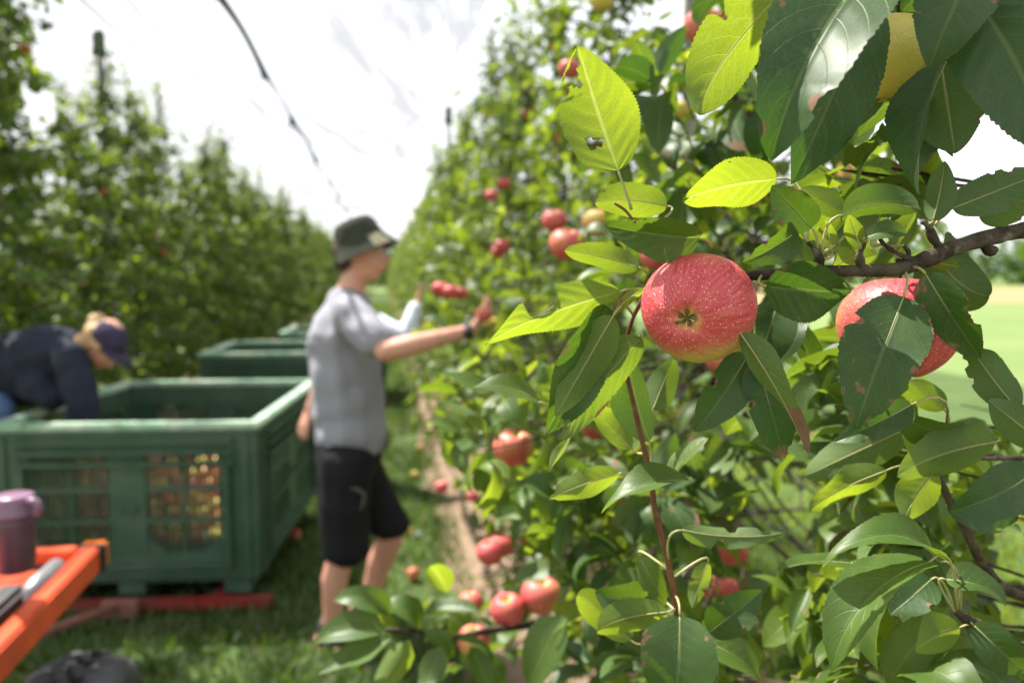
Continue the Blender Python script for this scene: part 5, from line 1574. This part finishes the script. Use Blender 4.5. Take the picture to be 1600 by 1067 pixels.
H = [
 # base x,y  tip x,y  width  depth base, tip, face to camera
 (966, 266, 903, 72, 122, .600, .585, 'L', dict(yel=.85, dry=.05, fold=10, curl=14, bites=((.80, -.62, .10), (.70, -.85, .05), (.92, -.5, .09), (.27, -.42, .05), (.26, -.22, .035)), pet=(987, 328, .60), roll=8)),
 (1238, -25, 1092, 180, 118, .520, .508, 'L', dict(yel=.80, dry=.10, fold=14, curl=22, roll=-14, bites=((.40, 1.05, .03),))),
 (1368, -45, 1205, 252, 142, .500, .470, 'U', dict(yel=.0, dry=.02, fold=20, curl=40, roll=22, wave=.03, twist=-10)),
 (1358, 5, 1236, 288, 116, .545, .530, 'U', dict(yel=.0, dry=.12, fold=12, curl=20, roll=-12)),
 (1526, -55, 1452, 108, 112, .500, .490, 'U', dict(yel=.05, dry=0, fold=8, curl=25, roll=10)),
 (1530, 2, 1640, 235, 165, .510, .500, 'U', dict(yel=.0, dry=.12, fold=10, curl=28, roll=-14, bites=((.62, .55, .02), (.66, .45, .016)))),
 (1478, 96, 1437, 305, 66, .540, .528, 'U', dict(yel=.0, dry=.05, fold=36, curl=22, roll=38, twist=30)),
 (1470, 95, 1492, 240, 110, .560, .552, 'L', dict(yel=.15, dry=.05, fold=10, curl=15)),
 (1452, 110, 1416, 205, 40, .570, .560, 'L', dict(yel=.2, dry=.05, fold=10, curl=15)),
 (1530, -30, 1660, 95, 110, .540, .530, 'U', dict(yel=.05, dry=.1)),
 (1488, 326, 1650, 262, 66, .575, .560, 'L', dict(yel=.10, dry=.12, fold=8, curl=10, pet=(1462, 352, .572))),
 (1530, 340, 1670, 285, 58, .590, .570, 'L', dict(yel=.35, dry=.03, fold=12, pet=False)),
 (1214, 280, 1066, 314, 86, .592, .585, 'L', dict(yel=.92, dry=.22, fold=6, curl=12, wave=.03, roll=-16, bites=((.97, .0, .05),))),
 (1092, 372, 945, 352, 64, .585, .570, 'U', dict(yel=.15, dry=.24, fold=38, curl=10, roll=-20, twist=10, pet=(1112, 386, .60), bites=((.72, -.8, .04),))),
 (1042, 322, 930, 318, 56, .615, .610, 'L', dict(yel=.6, dry=.08, fold=14, wave=.05, curl=30)),
 (998, 418, 882, 392, 42, .612, .602, 'L', dict(yel=.6, dry=.0, fold=22, curl=25, roll=10, pet=(1012, 428, .615))),
 (968, 456, 758, 538, 76, .600, .575, 'L', dict(yel=.75, dry=.08, fold=12, curl=18, roll=6, bites=((.50, .95, .085), (.56, 1.0, .07), (.985, .35, .03)), pet=(1006, 456, .62))),
 (1006, 452, 958, 494, 20, .598, .592, 'L', dict(yel=1.0, dry=.45, fold=30, curl=30, pet=(1014, 452, .61))),
 (958, 494, 868, 650, 62, .590, .575, 'L', dict(yel=.75, dry=.06, fold=18, curl=15, roll=26, pet=(975, 480, .61))),
 (948, 478, 850, 680, 84, .605, .592, 'U', dict(yel=.10, dry=.14, fold=14, curl=14, roll=-30, bites=((.98, 0, .04),))),
 (1002, 528, 876, 690, 80, .600, .588, 'L', dict(yel=.42, dry=.34, fold=12, curl=12, roll=-10, bites=((.86, .2, .03), (.90, .75, .05)), pet=(982, 540, .62))),
 (842, 628, 738, 606, 50, .72, .71, 'U', dict(yel=.45, dry=.03, fold=12, curl=30, tilt=48, pet=(880, 640, .78))),
 (1014, 690, 984, 556, 62, .640, .622, 'L', dict(yel=.12, dry=.0, fold=30, curl=25, roll=20, pet=(1018, 748, .638))),
 (1020, 640, 1052, 560, 46, .665, .66, 'L', dict(yel=.30, dry=.0, fold=20, curl=25, pet=(1000, 680, .64))),
 (1168, 556, 1085, 674, 70, .590, .580, 'U', dict(yel=.05, dry=.02, fold=20, curl=22, roll=-14)),
 (1158, 522, 1262, 708, 54, .548, .536, 'L', dict(yel=.36, dry=.3, tipdry=.40, fold=26, curl=12, tilt=26, twist=26, wave=.05, pet=(1172, 470, .585))),
 (1182, 560, 1226, 716, 70, .580, .574, 'U', dict(yel=.0, dry=.15, tipdry=.2, fold=14, curl=20)),
 (1215, 470, 1182, 590, 78, .600, .596, 'U', dict(yel=.02, dry=.02, fold=12, curl=12)),
 (1242, 480, 1210, 575, 60, .615, .60, 'U', dict(yel=.05, dry=.02, fold=12, curl=12)),
 (1198, 447, 1330, 456, 98, .556, .548, 'U', dict(yel=.05, dry=.32, fold=12, curl=12, roll=16, pet=(1190, 431, .574), bites=((.90, .75, .05), (.98, .4, .05)))),
 (1268, 356, 1206, 290, 66, .560, .556, 'U', dict(yel=.12, dry=.05, fold=20, curl=16, pet=(1276, 392, .565))),
 (1322, 332, 1252, 296, 40, .585, .582, 'L', dict(yel=.35, dry=.0, fold=16, curl=25, pet=(1286, 396, .567))),
 (1243, 362, 1160, 410, 46, .562, .555, 'U', dict(yel=.15, dry=.12, fold=28, curl=30, roll=-12, pet=(1262, 378, .562))),
 (1344, 386, 1326, 336, 30, .560, .556, 'L', dict(yel=.95, dry=.02, fold=18, curl=12)),
 (1300, 395, 1290, 345, 30, .570, .566, 'L', dict(yel=.9, dry=.2, fold=24)),
 (1318, 336, 1440, 330, 48, .566, .556, 'L', dict(yel=.15, dry=.22, fold=26, curl=46, roll=30, pet=(1285, 398, .566))),
 (1362, 372, 1396, 296, 42, .580, .576, 'L', dict(yel=.25, dry=.03, fold=34, curl=16, roll=30)),
 (1376, 366, 1418, 298, 40, .590, .586, 'L', dict(yel=.3, dry=.2, fold=20, curl=20)),
 (1352, 372, 1416, 366, 34, .556, .550, 'U', dict(yel=.2, dry=.0, fold=26, curl=30, tilt=40)),
 (1400, 385, 1432, 330, 42, .585, .58, 'L', dict(yel=.5, dry=.05, fold=16)),
 (1458, 345, 1476, 252, 44, .566, .560, 'L', dict(yel=.12, dry=.02, fold=30, curl=12, roll=-16, twist=20)),
 (1340, 400, 1300, 420, 44, .575, .57, 'L', dict(yel=.85, dry=.3, fold=14)),
 (1330, 410, 1372, 398, 34, .585, .58, 'L', dict(yel=.6, dry=.1, fold=14)),
 (1472, 392, 1546, 462, 66, .590, .588, 'L', dict(yel=.15, dry=.12, fold=24, curl=58, roll=-24)),
 (1455, 410, 1500, 418, 26, .588, .584, 'L', dict(yel=.8, dry=.05, fold=20)),
 (1446, 428, 1532, 560, 74, .552, .545, 'U', dict(yel=.03, dry=.36, fold=16, curl=18, roll=6, pet=(1424, 418, .566), bites=((.50, .98, .04), (.58, 1.0, .035)))),
 (1412, 464, 1336, 672, 124, .545, .530, 'U', dict(yel=.05, dry=.32, fold=10, curl=16, roll=4, pet=(1414, 424, .566), bites=((.28, -.98, .03), (.93, -.9, .05), (.90, .9, .05)))),
 (1424, 632, 1304, 690, 50, .560, .556, 'U', dict(yel=.05, dry=.18, fold=24, curl=22, roll=-12, pet=(1470, 690, .625))),
 (1590, 640, 1518, 540, 58, .590, .582, 'L', dict(yel=.10, dry=.04, fold=12, curl=25, roll=10, pet=(1602, 690, .60))),
 (1475, 640, 1420, 596, 44, .640, .64, 'L', dict(yel=.5, dry=.0, fold=16)),
 (1640, 700, 1544, 626, 60, .585, .575, 'L', dict(yel=.15, dry=.06, fold=16, curl=18)),
 (1556, 690, 1402, 745, 84, .590, .575, 'L', dict(yel=.45, dry=.08, fold=14, curl=20, roll=-12)),
 (1502, 662, 1400, 645, 60, .605, .598, 'U', dict(yel=.2, dry=.03, fold=24, curl=40, roll=-40)),
 (1420, 668, 1255, 745, 66, .66, .65, 'L', dict(yel=.35, dry=.02, fold=14, curl=20)),
 (1385, 735, 1264, 800, 48, .640, .630, 'L', dict(yel=.85, dry=.02, fold=18, curl=28, roll=12)),
 (1462, 735, 1412, 812, 72, .600, .592, 'L', dict(yel=.85, dry=.06, fold=12, curl=18)),
 (1450, 710, 1422, 655, 50, .62, .62, 'L', dict(yel=.9, dry=.1, fold=12, curl=18)),
 (1610, 740, 1482, 800, 74, .575, .565, 'U', dict(yel=.02, dry=.10, fold=12, curl=30, roll=-16)),
 (1480, 790, 1590, 812, 60, .64, .64, 'U', dict(yel=.02, dry=.1, fold=16)),
 (1452, 878, 1300, 1048, 96, .575, .548, 'U', dict(yel=.35, dry=.0, fold=22, curl=58, tilt=34, pet=(1496, 956, .604))),
 (1466, 876, 1284, 888, 58, .590, .570, 'U', dict(yel=.35, dry=.0, fold=24, curl=70, tilt=50, pet=(1500, 952, .604))),
 (1330, 880, 1214, 890, 40, .620, .610, 'U', dict(yel=.4, dry=.0, fold=18, curl=24, tilt=48)),
 (1455, 905, 1390, 960, 70, .61, .60, 'U', dict(yel=.0, dry=.0, fold=12, curl=20)),
 (1478, 905, 1572, 945, 60, .598, .590, 'U', dict(yel=.25, dry=.08, fold=20, curl=44, tilt=45)),
 (1500, 980, 1430, 1015, 70, .615, .605, 'L', dict(yel=.6, dry=.0, fold=14, curl=18)),
 (1520, 975, 1600, 1050, 60, .600, .59, 'U', dict(yel=.1, dry=.03, fold=18, curl=30)),
 (1062, 962, 1055, 1110, 122, .640, .620, 'U', dict(yel=.12, dry=.32, fold=12, curl=20, roll=-6)),
 (1042, 956, 934, 986, 50, .665, .650, 'L', dict(yel=.85, dry=.02, fold=24, curl=40, roll=14)),
 (985, 1000, 902, 930, 56, .69, .68, 'L', dict(yel=.8, dry=.1, fold=26, curl=30)),
 (1012, 930, 930, 925, 50, .70, .69, 'U', dict(yel=.15, dry=.02, fold=20, curl=40, roll=-20)),
 (1108, 988, 1192, 922, 66, .665, .655, 'U', dict(yel=.08, dry=.05, fold=14, curl=12)),
 (1098, 1000, 1190, 1062, 56, .70, .69, 'U', dict(yel=.35, dry=.08, fold=18, curl=20, tilt=40)),
 (1066, 828, 1226, 832, 36, .640, .630, 'L', dict(yel=.3, dry=.02, fold=22, curl=42, roll=-18, pet=(1044, 872, .655))),
 (1076, 750, 940, 802, 62, .628, .612, 'U', dict(yel=.35, dry=.0, fold=24, curl=36, tilt=46, twist=24)),
 (966, 740, 858, 780, 46, .645, .640, 'L', dict(yel=.8, dry=.02, fold=16, curl=20, roll=10, pet=(1008, 752, .638))),
 (1046, 745, 1108, 682, 48, .650, .645, 'U', dict(yel=.6, dry=.06, fold=12, curl=20, tilt=46)),
 (985, 700, 922, 630, 44, .650, .648, 'L', dict(yel=.7, dry=.04, fold=18, curl=24)),
 (890, 685, 858, 738, 16, .60, .596, 'L', dict(yel=.6, dry=.3, fold=40, curl=20, pet=(900, 676, .60))),
 (1106, 880, 1082, 950, 34, .665, .66, 'L', dict(yel=.6, dry=.1, fold=20)),
 (1000, 870, 1040, 945, 40, .69, .68, 'U', dict(yel=.4, dry=.0, fold=24)),
]
for sp in H:
    hero_leaf(tr, sp)

# more leaves of this tree: behind the sharp ones and above the picture, where they shade them
extra = MB()
fr = list(fr0)
def tow(c): return Vector((TR[0], TR[1], c.z + .02))
r = random.Random(31)
clusters(r, 10, (1210, 1560, -60, 170, .60, .82), 6, .080, fr, extra, tow, .12)
clusters(r, 9, (1180, 1420, 470, 720, .68, .92), 5, .075, fr, extra, tow, .25)
clusters(r, 20, (1240, 1640, 680, 1090, .68, .98), 6, .080, fr, extra, tow)
clusters(r, 7, (1120, 1330, 880, 1090, .74, 1.0), 6, .080, fr, extra, tow)
clusters(r, 6, (1290, 1480, 250, 330, .64, .8), 5, .07, fr, extra, tow)
def shades(f):
    for s_ in (0, .5, 1):
        p = f[0] + f[1] * (f[3] * s_)
        x, y, z = pix(p - SUN * ((p.y - .51) / SUN.y))
        if x < 1262 + max(0, y) * .25: return False
    return True
for k in range(26):                     # boughs over the upper right, outside the picture, between it and the sun
    c = P(r.uniform(1180, 1640), r.uniform(-20, 140), .50) + SUN * r.uniform(.17, .36)
    tmp = []
    rosette(c, Vector((r.uniform(-1, 1), r.uniform(-1, 1), .3)).normalized(), r, 6, .085, tmp, .1)
    fr += [f for f in tmp if pix(f[0])[1] < -70 and pix(f[0] + f[1] * f[3])[1] < -60 and shades(f)]
stuff_part('twigs', extra.mesh('twigs', [M['bark']], True), tr)
split_leaves(tr, fr, 300 - len(H))

# ------------------------------------------------------------------ apples, one by one
c0 = P(1090, 482, .575)
tocam = (CAM - c0).normalized()
ax = -(tocam * 1.0 + EX * -.27 + EZ * -.24)
apple(c0, .0405, 'big speckled red apple with its calyx facing the viewer, in sharp focus', ax, 1.0, (.5, .5), 2, None, 0.4, ydir=(.25, 0, -1))
for q in APS: ap(*q[0], **q[1])
for (px, py, lab, b) in ((646, 896, 'red and yellow windfall apple nearest on the soil strip', .7), (636, 830, 'windfall apple on the soil beside the bent knee', .6), (648, 742, 'yellowish windfall apple further along the soil strip', .2),
                         (656, 700, 'pale windfall apple lying in dry grass behind the shorts', .4), (690, 1042, 'windfall apple on the soil under the low branch', .9), (462, 836, 'orange windfall apple in the shaded grass beside the nearest bin', .8)):
    d = P(px, py, 1.0) - CAM
    k = (0.045 - CAM.z) / d.z
    p = CAM + d * k
    apple(p, .037, lab, rnd_unit(r), b, (r.random(), r.random()), 1, 'windfall apples')
# a few more in the crowns of the near trees
hr_ = random.Random(8)
for (rt, fruit, _), nm in zip(NEAR_ROOTS[1:], ('tree the picker reaches into', 'tree behind the reached-for apples', 'first tree past the picker')):
    fs = [f for f in fruit if not blocked(WL[rt.name] @ f, EZ, .001)]
    for f in hr_.sample(fs, min(9, len(fs))):
        apple(WL[rt.name] @ f, .037 * hr_.uniform(.9, 1.1), 'red apple inside the ' + nm, (hr_.uniform(-.3, .3), -.2, 1), hr_.uniform(.7, 1), (hr_.random(), hr_.random()), 1, 'apples inside the ' + nm)
